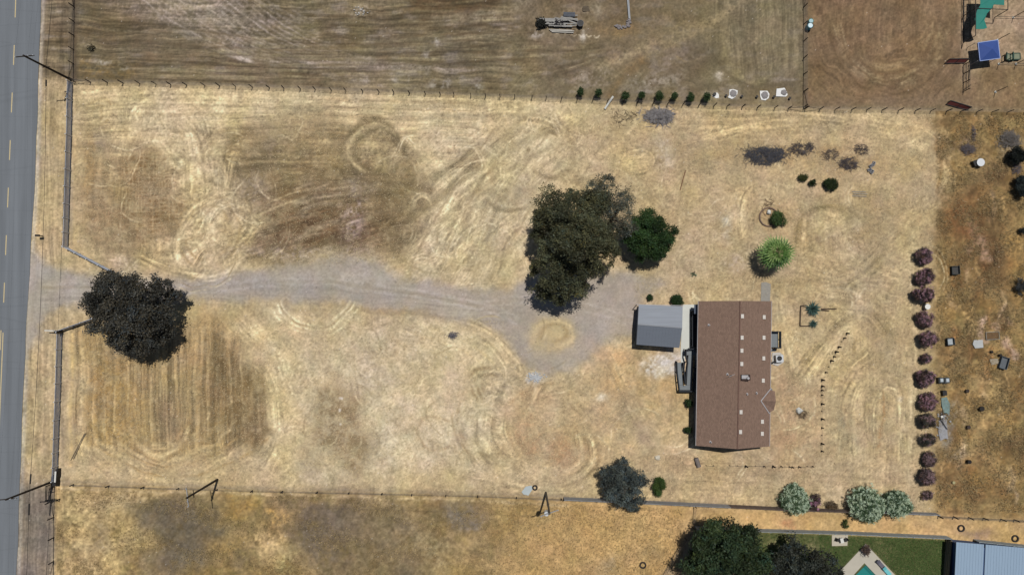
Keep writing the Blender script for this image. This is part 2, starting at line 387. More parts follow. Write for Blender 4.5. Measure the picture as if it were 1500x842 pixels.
blob(420,392,110,10,(168,155,130),.4,-2,.7); blob(320,392,60,10,(186,166,122),.6,-6,.5)
blob(810,490,33,25,(182,158,108),.9,0,.25,.3,.2); arc(810,490,30,22,0,360,2.5,(196,172,122),.6); arc(810,490,20,15,0,360,3,(158,134,92),.5); arc(808,486,10,7,0,360,2,(150,126,86),.5)
blob(690,600,1,1,(0,0,0),0)
# --- main field, lower -------------------------------------------
poly([(400,455),(680,465),(740,500),(760,560),(700,700),(420,705),(400,600)], (184,170,136), .85, 22, 1.2, tex=.15)
poly([(112,480),(330,468),(372,540),(396,600),(375,650),(250,668),(118,640)], (140,117,76), .85, 12, .8, tex=.25)
poly([(300,500),(350,500),(395,590),(390,650),(340,655),(300,620)], (106,86,54), .55, 14, 1, tex=.5); poly([(215,560),(290,545),(300,640),(230,650)], (126,108,80), .5, 14, 1, tex=.5)
streak([(100,475),(335,470),(396,600),(380,660),(110,665)], 91, 3.0, 90, .24, 141, 8); streak([(100,475),(335,470),(396,600),(380,660),(110,665)], 91, 7, 160, .14, 143, 8)
path([(106,490),(104,600),(104,680)],3,(186,160,106),.5); path([(120,500),(119,600),(116,660)],3.5,(190,168,122),.6); path([(97,500),(94,600),(90,690)],4,(160,140,110),.45)
poly([(330,470),(370,470),(440,640),(430,700),(395,690),(398,610),(360,540)], (186,166,120), .65, 10, 1)
for k in range(8): arc(225+k*6,560,70+k*16,88+k*8, 200, 340, 2, (190,168,122) if k % 2 else (146,122,80), .42)
streak([(110,630),(400,630),(430,700),(110,705)], 0, 3.2, 50, .13, 145, 12, polar=(240,540,1.1))
blob(270,440,50,10,(150,128,86),.5,0,.6)
for r_ in (52, 60, 67): arc(462,425,r_,r_, 200, 345, 1.6, (200,184,142), .7)
blob(485,455,95,6,(140,122,84),.45,2,.6); blob(600,458,55,5,(134,112,76),.5,4,.6)
poly([(458,572),(500,560),(528,578),(534,640),(515,690),(490,665),(455,650)], (128,110,80), .85, 12, 1.4, tex=.7); blob(490,600,28,26,(112,96,70),.4,0,.6,tex=1); blob(452,670,12,26,(130,114,86),.4,0,.7,tex=1)
for (cx, cy) in ((500,583),(498,600),(499,620)): blob(cx,cy,2,2,(205,200,190),.8,0,.3,.1,0)
blob(640,560,60,40,(168,146,114),.4,0,.8); blob(445,500,60,22,(162,136,102),.35,0,.8)
for r_, a0, a1 in ((26,80,290),(34,60,300),(42,40,320),(52,70,300),(60,90,260)): arc(716,610,r_*.9,r_*1.15,a0,a1,2.6,(196,178,136) if r_ % 4 == 2 else (146,126,92),.5)
streak([(655,545),(770,540),(790,700),(670,705)], 0, 3.6, 50, .15, 151, 12, polar=(735,615,.85))
arc(806,620,30,24,60,250,3,(160,134,98),.5); arc(800,628,48,42,90,240,3.5,(188,166,122),.5); arc(806,620,62,60,80,230,3.5,(150,126,90),.5); arc(840,640,50,30,330,120,3,(186,164,120),.35); arc(812,640,38,30,180,330,2.6,(154,130,92),.4)
blob(780,600,24,30,(160,126,90),.4,0,.7,tex=.6); blob(830,655,26,22,(152,118,84),.5,0,.6,tex=.6); blob(800,570,40,20,(150,128,94),.35,0,.8)
streak([(750,540),(870,530),(860,690),(760,700)], 0, 4.2, 40, .1, 153, 14, polar=(818,620,1))
path([(770,548),(785,575),(768,620),(772,680),(800,715)],2.4,(192,172,130),.4)
poly([(860,500),(940,505),(1010,540),(1010,600),(960,620),(880,580)], (180,142,92), .5, 16, 1.2, tex=.3); blob(900,640,70,40,(168,142,100),.4,0,.8); blob(880,600,24,40,(160,134,94),.35,-30,.8)
blob(940,615,14,40,(150,134,106),.4,-20,.7)
ruts([(700,500),(760,560),(800,640),(860,700),(960,716)], (190,168,124), .35); ruts([(120,452),(300,450),(560,470),(700,520),(760,600)], (190,172,130), .3, 7)
blob(965,538,24,16,(200,197,188),.95,0,.35,.3,.7); blob(986,532,18,18,(196,194,188),.85,0,.4,.3,.4)
blob(783,552,12,9,(168,166,160),.8,0,.4,.2,1.0); blob(881,582,9,5,(186,178,156),.6,-15,.4,.2,.6)
poly([(985,660),(1200,665),(1190,700),(980,700)], (164,136,98), .5, 12, .8); streak([(980,650),(1340,690),(1330,735),(960,735)], -1, 3, 70, .1, 155, 12)
# --- right of the house -------------------------------------------
poly([(1130,520),(1160,540),(1200,600),(1200,660),(1130,672),(1124,600)], (162,130,98), .7, 14, .8, tex=.2); blob(1150,640,16,26,(140,112,84),.5,0,.6,tex=.5)
poly([(1150,300),(1225,290),(1235,350),(1210,372),(1160,362)], (150,130,86), .5, 12, .8)
streak([(1165,300),(1240,300),(1230,365),(1165,365)], 92, 3.4, 60, .18, 161, 8)
blob(1205,315,40,16,(176,158,116),.4,0,.6); arc(1215,340,46,42,330,200,3,(132,116,78),.45); arc(1215,340,38,34,0,360,2,(180,160,116),.4); arc(1290,345,34,40,300,170,3,(136,118,78),.45); arc(1290,345,26,30,0,360,2,(184,164,118),.4)
blob(1290,330,22,34,(134,116,78),.4,-20,.6,tex=.6); blob(1250,330,14,10,(146,134,112),.5,0,.6)
for k in range(6): path([(1165,370+k*9),(1230,384+k*8),(1300,360+k*3),(1350,290+k*14)],2.2,(182,162,116) if k % 2 else (140,120,84),.38)
streak([(1140,370),(1345,330),(1345,480),(1250,480),(1140,440)], -18, 3.2, 60, .15, 163, 14); streak([(1120,390),(1320,380),(1320,440),(1130,430)], 4, 3, 60, .14, 165, 14)
blob(1200,350,7,3,(92,70,48),.8,70,.4,.1,0)
streak([(1240,440),(1345,420),(1345,740),(1240,740)], 88, 3.2, 90, .15, 167, 14)
for k, rx in enumerate((18,28,38,48,58)): arc(1272,515,rx*1.1,rx*.9,300,250,2.6,(186,168,122) if k % 2 else (140,122,82),.45)
for k, rx in enumerate((16,26,36,46)): arc(1288,590,rx,rx*1.2,0,360,2.6,(190,172,126) if k % 2 else (142,124,84),.4)
ruts([(1345,230),(1368,250),(1340,330),(1325,420),(1322,520),(1326,640),(1318,700),(1250,716)], (188,168,122), .4); ruts([(1330,190),(1385,215),(1390,260),(1350,320),(1310,400),(1280,440)], (186,166,120), .4)
poly([(1315,340),(1345,330),(1345,700),(1320,720),(1310,560)], (180,162,118), .55, 10, .8); blob(1305,500,14,60,(134,120,84),.35,0,.7)
path([(1380,168),(1392,220),(1388,262),(1362,310)],5,(186,160,112),.5); path([(1372,200),(1380,240),(1372,280)],3,(130,96,52),.5)
path([(1292,570),(1296,600),(1288,640)],1.6,(150,112,70),.5); blob(1320,583,5,4,(186,180,162),.7,0,.4,.1,.5)
ruts([(1140,440),(1175,430),(1220,470),(1205,520),(1180,600),(1180,690)], (180,160,116), .25)
arc(1135,330,58,52,40,330,3,(182,160,118),.35); blob(1133,318,22,20,(138,108,78),.6,0,.5,tex=.4); blob(1140,410,40,12,(152,128,90),.4,0,.7)
# --- weedy right --------------------------------------------------
sl = (slice(None), slice(None)); wmask = weedy
lay(wmask*sm((fbm(X/26, Y/26, 201, 4)-.15)*7)*.75, (104,80,48)); lay(wmask*sm((fbm(X/22, Y/30, 211, 4)-.2)*8)*.6, (176,148,92)); lay(wmask*sm((fbm(X/16, Y/16, 221, 3)-.3)*8)*.45, (152,114,60)); lay(wmask*sm((fbm(X/12, Y/12, 231, 3)-.4)*8)*.4, (120,108,66))
poly([(1420,300),(1460,300),(1470,420),(1440,430),(1420,380)], (100,76,46), .7, 10, 1, tex=.4); poly([(1455,640),(1500,645),(1500,668),(1460,664)], (84,66,44), .7, 8, .8, tex=.4)
poly([(1372,350),(1380,300),(1420,300),(1400,350)], (112,82,46), .5, 12, 1, tex=.5)
for (x, y, rx, ry, ro) in ((1420,322,5,8,0),(1426,338,6,10,20),(1434,355,9,9,0),(1440,372,5,9,30),(1447,379,7,5,30),(1419,365,6,7,0)): blob(x,y,rx,ry,(184,152,124),.8,ro,.4,.2,.6)
for (x, y, rx, ry, ro) in ((1441,470,5,8,40),(1436,488,5,10,0),(1460,478,8,5,0),(1474,470,9,5,20),(1478,505,7,14,-25),(1486,520,6,10,-20),(1443,500,8,5,0)): blob(x,y,rx,ry,(182,152,128),.75,ro,.4,.2,.6)
blob(1410,700,40,24,(110,80,46),.5,0,.6,tex=.6); blob(1395,630,20,30,(120,92,58),.45,0,.6,tex=.6); blob(1400,665,12,8,(160,150,136),.5,0,.5,tex=.9); blob(1450,600,30,20,(170,140,84),.4,0,.7,tex=.6)
blob(1460,255,26,20,(92,72,50),.6,-20,.6,tex=.8); blob(1485,215,20,15,(120,110,92),.6,0,.6,tex=.8); blob(1415,214,16,9,(98,84,74),.5,0,.6,tex=.8)
blob(1390,612,9,24,(132,130,128),.6,10,.5,tex=.9); blob(1383,640,7,12,(134,130,124),.6,10,.5,tex=.9)
# --- south field --------------------------------------------------
sleft = south*sm((760+W1*2-X-(Y-760)*.6)/25)*sm((X-82)/1.5)
lay(south*sm((X-82)/2), (186,152,98)); lay(sleft, (146,123,78))
lay(sleft*sm((fbm(X/60, Y/40, 301, 5)-.1)*5)*.65, (112,99,76)); lay(sleft*sm((fbm(X/22, Y/22, 311, 4)-.2)*6)*.55, (124,98,50)); lay(sleft*sm((fbm(X/28, Y/28, 321, 4)-.25)*6)*.6, (182,156,104)); lay(sleft*sm((fbm(X/10, Y/10, 331, 3)-.35)*7)*.5, (130,116,66))
lay(south*sm((X-700)/60)*sm((fbm(X/30, Y/30, 341, 4)-.1)*5)*.45, (170,140,84)); lay(south*sm((X-700)/60)*sm((fbm(X/50, Y/18, 345, 4)-.1)*5)*.4, (196,164,112))
poly([(85,715),(200,715),(220,780),(180,842),(85,842)], (176,152,104), .6, 18, 1.4, tex=.4); poly([(200,745),(290,735),(320,770),(250,800),(210,780)], (102,93,76), .8, 14, 1.4, tex=.3); poly([(215,735),(280,732),(310,765),(330,800),(280,842),(230,842),(240,790)], (106,95,76), .6, 14, 1.4, tex=.4); poly([(430,745),(560,735),(640,770),(640,842),(500,842),(420,800)], (112,98,76), .6, 20, 1.6, tex=.3); blob(460,770,60,30,(104,92,80),.5,0,.7,tex=.5); blob(680,752,30,20,(122,108,90),.6,0,.6,tex=.5)
for (x, y, rx, ry, c_, a_) in ((120,760,40,30,(184,160,108),.6),(150,815,50,30,(190,166,114),.6),(205,728,50,10,(186,164,118),.5),(395,800,26,18,(196,166,112),.6),(405,762,22,14,(190,150,84),.6),(340,745,22,14,(156,122,62),.6),(330,800,26,20,(150,122,66),.5),(300,770,30,30,(102,92,74),.6),(265,815,26,24,(102,93,76),.6),(470,790,26,26,(104,94,76),.6),(480,755,30,10,(112,98,80),.6),(560,760,50,20,(122,108,80),.5),(560,815,60,24,(120,106,76),.5),(690,760,18,12,(118,108,96),.6),(640,800,30,20,(150,134,96),.5),(600,735,60,6,(170,150,110),.5),(420,830,18,14,(170,160,110),.6),(150,780,10,24,(120,106,80),.4)): blob(x,y,rx,ry,c_,a_,rnd0.uniform(-30,30),.6,1.4,.7)
path([(90,716),(400,724),(830,738)],2.5,(180,158,116),.5); path([(90,710),(400,719),(830,730)],1.6,(128,114,90),.5)
blob(1150,767,8,6,(160,110,72),.6,0,.5); blob(950,810,20,10,(156,136,104),.4,0,.8); blob(890,825,16,14,(150,136,112),.4,0,.7,tex=.8); blob(1430,785,30,5,(140,116,96),.6,4,.6)
# --- north fields -------------------------------------------------
nf = north*sm((1179-X)/2); pd = north*sm((X-1179)/2)
lay(nf*.35, (118,104,78)); n1 = fbm(X/90, Y/30, 401, 5); lay(nf*sm((n1-.1)*5)*.6, (88,74,52)); n2 = fbm(X/70, Y/26, 411, 5); lay(nf*sm((n2-.15)*5)*.6, (128,118,88)); n3 = fbm(X/20, Y/9, 421, 4); lay(nf*sm((n3-.45)*7)*.5, (150,140,130))
poly([(150,-20),(330,-20),(390,60),(360,90),(280,60),(190,40)], (134,122,110), .6, 22, 1.6, tex=.5); poly([(115,-10),(190,10),(240,60),(200,70),(115,60)], (96,82,58), .6, 14, 1.4, tex=.3)
poly([(590,-20),(740,-20),(735,14),(660,30),(590,22)], (86,68,48), .75, 8, 1, tex=.3); poly([(180,62),(300,58),(420,84),(560,90),(560,112),(180,104)], (92,78,58), .45, 14, 1.4, tex=.4)
poly([(112,90),(200,100),(200,118),(112,114)], (128,104,58), .5, 8, 1, tex=.7)
streak(nf*sm((760-X)/20), -2, 2.4, 60, .2, 431); streak(nf*sm((760-X)/20), 3, 6, 130, .14, 433)
for k in range(14):
    rn = random.Random(k+60); x0 = 200+k*13; path([(x0,-10),(x0+50,30),(x0+120,68),(x0+210,92),(x0+340,104)],1.3,(158,146,132),.30+.2*(k % 3 == 0))
for k in range(6): path([(120,20+k*16),(260,42+k*12),(460,64+k*8),(640,58+k*9),(780,30+k*14)],1.8,(132,122,96) if k % 2 else (84,72,52),.35)
path([(640,30),(720,22),(780,0)],9,(140,130,106),.45); path([(110,0),(107,60),(108,118)],5,(84,72,56),.5)
poly([(760,-20),(1040,-20),(1000,60),(900,110),(780,110)], (114,98,74), .5, 20, 1.2, tex=.3); poly([(1020,-20),(1178,-20),(1178,120),(1080,110),(1030,60)], (118,108,80), .7, 12, 1)
streak([(1030,-20),(1178,-20),(1178,112),(1060,112)], 90, 3.6, 90, .15, 441, 8)
path([(880,100),(960,62),(1040,32),(1100,-8)],8,(148,132,98),.45); path([(890,118),(950,80),(1030,44)],4,(144,128,94),.4); path([(895,138),(915,110),(940,88)],8,(114,92,58),.4); path([(1000,118),(1030,95),(1045,80)],4,(96,84,62),.4); path([(1045,80),(1070,110),(1100,125),(1160,125)],3,(92,82,62),.4)
arc(1105,60,42,58,180,360,3,(140,128,94),.4); arc(1010,60,30,30,90,330,2,(142,126,90),.35); blob(1020,95,30,30,(100,90,70),.4,0,.8)
poly([(840,108),(900,104),(900,128),(845,128)], (150,138,124), .5, 8, 1, tex=1.2); poly([(920,108),(1000,104),(1000,128),(925,132)], (140,134,120), .45, 8, 1, tex=1.2); blob(1054,110,6,7,(168,160,146),.6,0,.5,.2,.6)
blob(820,40,46,24,(128,116,96),.5,0,.6,tex=.8); blob(905,45,24,8,(124,102,66),.4,0,.5)
for k in range(7): arc(805+k*11.6,50,3.6,3.6,180,360,1.1,(176,164,138),.8,rough=.2)
blob(786,51,8,5,(176,170,162),.6,0,.5,.2,1); blob(854,54,4,7,(196,192,180),.7,0,.5,.2,.8); blob(870,18,7,10,(150,142,124),.4,0,.5,tex=1); blob(530,17,14,8,(176,170,160),.7,-20,.5,.4,1.4); blob(626,79,5,4,(200,196,188),.8,0,.5,.2,.5); blob(640,62,4,6,(170,166,156),.6,0,.5,.2,1)
for (x, y, rx) in ((532,118,9),(580,120,5),(600,116,5),(640,124,12),(655,118,6),(150,92,14),(180,100,10),(700,128,8),(655,30,5)): blob(x,y,rx,4,(150,144,132),.6,0,.6,.3,1.4)
# paddock, sand
lay(pd*sm((fbm(X/40, Y/30, 451, 4)-.1)*5)*.4, (98,78,54)); lay(pd*sm((fbm(X/30, Y/30, 461, 4)-.2)*5)*.4, (136,114,82))
streak([(1182,-20),(1410,-20),(1400,150),(1190,150)], 0, 3.0, 50, .12, 463, 8, polar=(1308,20,1)); streak([(1200,-20),(1400,-20),(1380,80),(1230,80)], 88, 3.6, 60, .1, 465, 10)
for r_, c_, a_ in ((84,(146,128,94),.35),(78,(150,132,98),.45),(66,(140,120,86),.3),(98,(98,80,56),.4),(58,(146,126,92),.3),(90,(150,130,96),.25)): arc(1306,35,r_*.95,r_*1.02,172,8,2.2,c_,a_)
poly([(1408,-20),(1900,-20),(1900,96),(1445,96),(1420,130),(1405,120)], (156,136,108), .85, 7, .4, tex=.1); poly([(1395,112),(1900,98),(1900,160),(1395,158)], (136,116,80), .5, 10, .8, tex=.3); poly([(1180,140),(1420,140),(1420,158),(1180,157)], (116,100,80), .5, 6, .5)
# fences: trodden or weedy lines
lay(np.exp(-((Y-yN(X)+3)/3.0)**2)*.4*(X > 100), (100,90,70)); lay(np.exp(-((X-1180)/2.5)**2)*.5*(Y < 158), (92,80,62)); lay(np.exp(-((X-108)/3)**2)*.5*(Y < 118), (88,76,60)); lay(np.exp(-((Y-yN(X)-7)/4.5)**2)*.5*(X > 104)*(X < 1370), (190,170,126))
lay(np.exp(-((Y-yS(X)+2)/3)**2)*.5*(X > 84)*(X < 1140), (130,118,98)); lay(np.exp(-((X-104)/3.0)**2)*.4*(Y > 118)*(Y < 362), (140,128,112)); lay(np.exp(-((X-90)/4)**2)*.4*(Y > 485)*(Y < 700), (146,132,110))
# wheel-worn verge lines and gravel shoulder
ex = xE(Y); lay(np.exp(-((X-ex-3)/3.2)**2)*.75, (158,150,134)); lay(np.exp(-((X-ex-1.2)/.8)**2)*.6*(N_mid > -.35), (178,172,150)); lay(np.exp(-((X-ex-7.5)/1.6)**2)*.4*(N_mid > -.1), (120,106,84))
streak(verge*(X > 20), 91, 3.2, 90, .13, 471)
# yard lawn soil of the neighbour
poly([(1106,778),(1388,790),(1388,900),(1090,900)], (74,84,46), .9, 2, 0, .5); poly([(1106,780),(1215,784),(1210,800),(1120,800)], (140,126,90), .5, 6, .8, tex=.8); poly([(1240,784),(1300,786),(1330,842),(1300,842),(1262,798)], (128,116,76), .45, 8, .8, tex=.6)
poly([(1018,768),(1104,776),(1104,900),(975,900),(975,840)], (142,124,100), .8, 4, .2, 1.5)
poly(DR, (160,150,135), .72, 9, .5, 4)
ruts([(60,420),(280,424),(430,412),(560,424),(700,448),(760,470)], (170,162,150), .45, 5, 2.2); ruts([(700,448),(770,440),(860,450),(925,470)], (170,162,150), .35, 5, 2.2); path([(60,420),(280,424),(430,412),(560,424),(700,448)], 2.2, (140,130,112), .4)
streak([(60,400),(280,412),(600,420),(760,440),(740,480),(520,446),(280,440),(60,455)], -3, 3, 60, .06, 134, 10)
blob(420,410,130,12,(168,161,150),.5,-1,.6); blob(500,430,70,7,(140,137,131),.4,3,.6); blob(810,490,33,25,(184,162,116),.85,0,.25,.3,.2); arc(810,490,28,20,0,360,2.5,(200,178,130),.5); arc(810,490,18,13,0,360,3,(158,134,92),.4)
inside0 = (1-north)*(1-weedy)*(1-south)
# ---- second pass: mown swaths and loops, one by one
for r_ in (11, 17, 22): arc(146,164,r_,r_*.9,20,330,2,(140,120,82) if r_ != 17 else (192,174,130),.5)
blob(144,203,14,26,(128,114,92),.55,0,.5,tex=.5); blob(128,240,7,50,(142,112,64),.45,0,.6,tex=.4)
poly([(176,226),(215,222),(256,240),(262,300),(250,345),(205,352),(180,320)], (108,86,56), .75, 10, 1, tex=.5)
poly([(135,300),(180,290),(200,360),(160,375),(130,345)], (134,112,84), .4, 12, 1, tex=.4)
for k in range(26): x0 = rnd0.uniform(176,215); y0 = 232+k*4.6+rnd0.uniform(-2,2); path([(x0,y0),(x0+25,y0+1),(x0+rnd0.uniform(35,60),y0)],.9,(172,152,114),.3,1.0)
for k in range(22): x0 = 176+k*3.8+rnd0.uniform(-2,2); y0 = rnd0.uniform(222,290); path([(x0,y0),(x0+1,y0+30),(x0+1,y0+rnd0.uniform(45,75))],1.0,(172,152,114),.3,1.0)
swath([(196,205),(196,166),(228,143),(272,152),(297,196),(303,275)],8,(190,174,134),.5,.2,2.4,1)
swath([(228,222),(213,190),(232,162),(268,168),(286,208),(292,268)],7,(196,180,140),.5,.2,2.2,2)
swath([(250,225),(236,200),(250,180),(268,190),(276,230),(278,300)],6,(180,162,118),.4,.22,2.4,3)
swath([(262,178),(284,192),(297,225),(300,262)],3,(116,102,72),.5,.1,2,4); swath([(245,195),(262,190),(270,215)],3,(122,108,74),.4,.1,2,5)
swath([(352,284),(322,286),(285,306),(262,338),(258,372),(275,398),(305,408),(345,396)],7,(188,172,132),.32,.17,2.3,6)
swath([(356,276),(318,280),(280,300),(256,334),(252,372)],2,(128,112,80),.4,.1,2,7); swath([(300,400),(325,395),(352,372),(374,335)],3,(150,132,92),.4,.15,2,8)
swath([(365,305),(340,296),(315,310),(308,338),(325,356),(350,352),(364,330),(362,308)],6,(186,170,128),.32,.17,2.2,9); blob(337,328,10,14,(150,130,88),.4,0,.5,tex=.5)
swath([(285,390),(300,368),(318,372),(322,392)],5,(176,150,104),.5,.25,2.2,10); swath([(200,375),(250,395),(300,404)],7,(182,160,114),.5,.25,2.2,11); swath([(110,352),(150,378),(210,392)],10,(172,152,126),.5,.12,2.6,12)
swath([(328,246),(336,215),(362,200),(400,203),(430,225)],6,(104,90,62),.55,.14,2.2,13); swath([(336,262),(342,232),(360,217),(385,222)],5,(172,152,108),.4,.2,2.2,14); swath([(310,200),(318,250),(320,290)],9,(186,170,134),.5,.16,3,15)
for k in range(26):
    x0 = 350+rnd0.uniform(0,190); y0 = 268+rnd0.uniform(0,80); swath([(x0,y0+10),(x0+20,y0),(x0+46,y0-6),(x0+72,y0-5)],3.2,((150,134,108) if k % 3 else (78,60,42)),.42,.14,2,20+k)
for k in range(9):
    y0 = 136+k*11.5; swath([(112,y0-1),(300,y0-2),(500,y0+4),(690,y0+10)],2.6,(192,176,132) if k < 3 else (174,156,112),.5-.03*k,.12,2,50+k)
    swath([(470,y0+9),(600,y0+13),(700,y0+16)],2.0,(150,130,94),.4,.12,2,60+k)
for (x0, y0, x1, y1) in ((330,210,470,214),(330,232,480,238),(400,250,500,256),(340,222,440,226)): swath([(x0,y0),((x0+x1)/2,(y0+y1)/2+2),(x1,y1)],2,(160,142,100),.5,.1,2,71)
arc(543,216,39,43,20,300,4.5,(100,88,62),.42); arc(552,224,33,33,30,330,4.5,(104,92,64),.42); arc(547,219,35,38,0,360,2,(168,152,110),.4); swath([(572,195),(590,225),(606,252),(640,290)],6,(104,90,64),.55,.14,2.2,16); blob(555,232,18,14,(176,158,112),.5,20,.5,tex=.5)
poly([(560,262),(600,252),(640,258),(635,285),(600,330),(580,360),(555,340),(548,300)], (110,94,64), .6, 12, 1, tex=.4)
swath([(565,285),(600,262),(640,255),(668,240),(700,212)],4,(104,92,66),.5,.14,2.2,17); swath([(655,278),(690,240),(722,214),(755,196),(785,198)],4,(120,108,80),.5,.16,2.4,18); swath([(610,345),(640,300),(672,268)],4,(124,110,80),.45,.16,2.4,19)
swath([(606,338),(602,305),(618,285),(634,300),(628,335),(610,345)],4,(192,176,132),.45,.22,2.2,21)
for k in range(8): swath([(640+k*11,398-abs(k-4)*2),(655+k*10,350),(672+k*9,300+k*2),(690+k*9,266)],2.2,(200,186,148) if k % 2 else (146,132,102),.5,.12,2,80+k)
blob(722,358,28,20,(140,128,104),.5,-40,.6,tex=.7); blob(700,385,16,10,(134,120,98),.4,-30,.6,tex=.7); swath([(730,398),(738,360),(760,330)],3,(128,114,88),.4,.15,2,90)
arc(807,228,31,33,60,330,3.5,(116,102,72),.6); arc(807,228,24,26,0,360,2.2,(196,180,138),.5); swath([(782,205),(800,188),(826,190),(838,208)],4,(124,110,78),.5,.15,2,91); swath([(782,240),(800,256),(835,264),(860,262)],3.5,(130,116,88),.5,.14,2,92)
swath([(700,182),(750,172),(800,176),(835,196),(850,220)],9,(150,130,92),.4,.14,2.6,93,.12); swath([(700,160),(770,152),(830,172),(862,205)],8,(178,160,118),.3,.12,2.6,94,.1)
arc(746,275,45,34,150,350,3.2,(124,112,84),.55); arc(746,275,38,27,150,350,2,(196,182,142),.5); blob(752,285,30,15,(140,130,102),.5,-20,.6,tex=.6)
path([(850,240),(900,215),(930,180)],3,(190,170,128),.4); swath([(858,275),(890,262),(915,236),(950,222)],5,(180,160,114),.4,.16,2.2,95); swath([(905,240),(915,225),(940,218),(958,232),(950,250),(925,255)],4,(186,166,122),.5,.2,2,96)
for k, (x, y, l_) in enumerate([(rnd0.uniform(1380,1470), rnd0.uniform(270,440), rnd0.uniform(25,60)) for _ in range(16)]+[(rnd0.uniform(1375,1490), rnd0.uniform(440,740), rnd0.uniform(20,50)) for _ in range(22)]): swath([(x,y),(x+rnd0.uniform(-6,10),y+l_*.5),(x+rnd0.uniform(-8,14),y+l_)],rnd0.uniform(2.5,6),((108,78,48),(168,138,88),(152,108,62),(186,160,124))[k % 4],.5,.16,2.2,400+k,.1,.5)
blob(1412,330,22,40,(112,76,46),.55,-15,.5,1.2,.5); blob(1400,390,14,26,(104,74,44),.45,0,.5,1.2,.6); blob(1480,380,16,40,(170,134,74),.5,0,.5,1.2,.5); swath([(1448,300),(1456,350),(1462,400)],7,(96,72,46),.55,.14,2.4,450)
for k in range(150):
    cx_, cy_ = ((rnd0.uniform(130,420), rnd0.uniform(150,390)), (rnd0.uniform(560,900), rnd0.uniform(160,400)), (rnd0.uniform(420,960), rnd0.uniform(470,700)), (rnd0.uniform(980,1340), rnd0.uniform(200,720)))[k % 4]; r_ = rnd0.uniform(14,48); a0_ = rnd0.uniform(0,360); arc(cx_, cy_, r_, r_*rnd0.uniform(.7,1.2), a0_, a0_+rnd0.uniform(70,190), 1.0, (204,190,150) if k % 2 else (138,122,90), .42); arc(cx_, cy_, r_+5, (r_+5)*rnd0.uniform(.8,1.1), a0_, a0_+rnd0.uniform(60,150), 1.0, (200,184,144), .36)
# driveway mouth and lower field
poly([(126,528),(186,524),(200,600),(190,650),(130,650)], (150,120,68), .5, 9, .6, tex=.4)
poly([(345,532),(372,540),(393,580),(392,640),(375,662),(352,650),(340,600)], (104,86,58), .6, 9, .7, tex=.4)
for k in range(34):
    x0 = 112+k*8.3+rnd0.uniform(-2,2); bow = max(0, (x0-300)*.16); swath([(x0,532-rnd0.uniform(0,20)),(x0+bow*.6,590),(x0+bow,650+rnd0.uniform(-12,8))],1.5,(186,166,122) if k % 2 else (118,98,64),.34,.1,2,100+k)
for k in range(4): swath([(178+k*9,620),(196+k*7,655-k*3),(232,674-k*8),(270-k*7,655-k*3),(288-k*9,620)],2.6,(196,176,130) if k % 2 else (150,126,84),.5,.16,2,140+k)
swath([(350,520),(385,540),(405,590),(404,650),(380,690)],9,(190,172,128),.5,.16,2.4,145); swath([(335,455),(360,480),(400,520),(425,590)],14,(192,178,142),.5,.1,3,146)
blob(300,470,60,18,(150,128,88),.5,-6,.6,tex=.6); blob(250,448,0.1,0.1,(0,0,0),0)
arc(462,425,52,54,200,345,1.5,(208,194,154),.8); arc(462,425,58,60,200,345,1.3,(208,194,154),.8); arc(462,425,67,66,205,340,1.2,(204,190,150),.6); arc(462,425,55,57,200,345,1.2,(146,128,92),.4)
swath([(680,470),(720,490),(752,520),(768,545)],6,(192,174,130),.5,.16,2.4,147); swath([(690,490),(722,512),(742,545),(730,580),(700,590)],5,(186,170,130),.4,.2,2.2,148)
arc(709,566,30,26,60,290,2.6,(140,122,92),.5); arc(709,566,22,20,50,300,2.4,(198,182,142),.5)
for (x, y) in ((694,575),(702,572),(709,570),(699,582),(706,580)): blob(x,y,2.4,8,(134,116,86),.7,-25,.5,.2,.5)
swath([(672,600),(674,632),(684,660),(702,684)],3.2,(132,114,84),.6,.12,2,149); swath([(690,598),(684,635),(692,670),(722,700)],4,(200,184,144),.5,.2,2,150); swath([(702,596),(697,635),(706,668),(735,694)],3.2,(146,128,94),.5,.18,2,151); swath([(714,598),(709,635),(718,664),(744,684)],3.6,(198,182,140),.5,.2,2,152); swath([(728,600),(722,632),(732,656),(752,670)],3,(150,132,98),.45,.18,2,153); swath([(742,606),(738,632),(748,650)],3,(196,180,138),.4,.18,2,154); swath([(650,690),(720,705),(790,716),(850,718)],5,(192,174,130),.4,.14,2.2,155)
arc(640,636,26,24,40,320,2.4,(152,132,100),.4)
swath([(786,552),(770,585),(758,612),(760,645),(786,676)],5,(134,114,84),.6,.14,2,156); swath([(800,560),(785,590),(776,612)],6,(140,120,88),.4,.14,2,157); blob(780,636,15,22,(158,124,88),.6,0,.5,tex=.5); blob(824,660,20,14,(154,122,86),.6,20,.5,tex=.5); blob(810,600,30,20,(176,154,116),.4,0,.7)
for k in range(5): swath([(868-k*7,632),(878-k*8,668),(858-k*6,700-k*5),(822,712-k*8)],2.6,(198,178,132) if k % 2 else (152,130,92),.5,.16,2,160+k)
swath([(880,520),(905,570),(935,625),(955,660)],4,(146,126,94),.5,.16,2.2,166); swath([(892,516),(917,566),(948,620)],3,(192,170,124),.4,.16,2,167); blob(938,640,10,26,(142,124,100),.5,-30,.6,tex=.5)
lay(inside0*sm((X-960)/60)*.28, (150,130,96))  # vignette darkening over the right half, painted into the ground colour
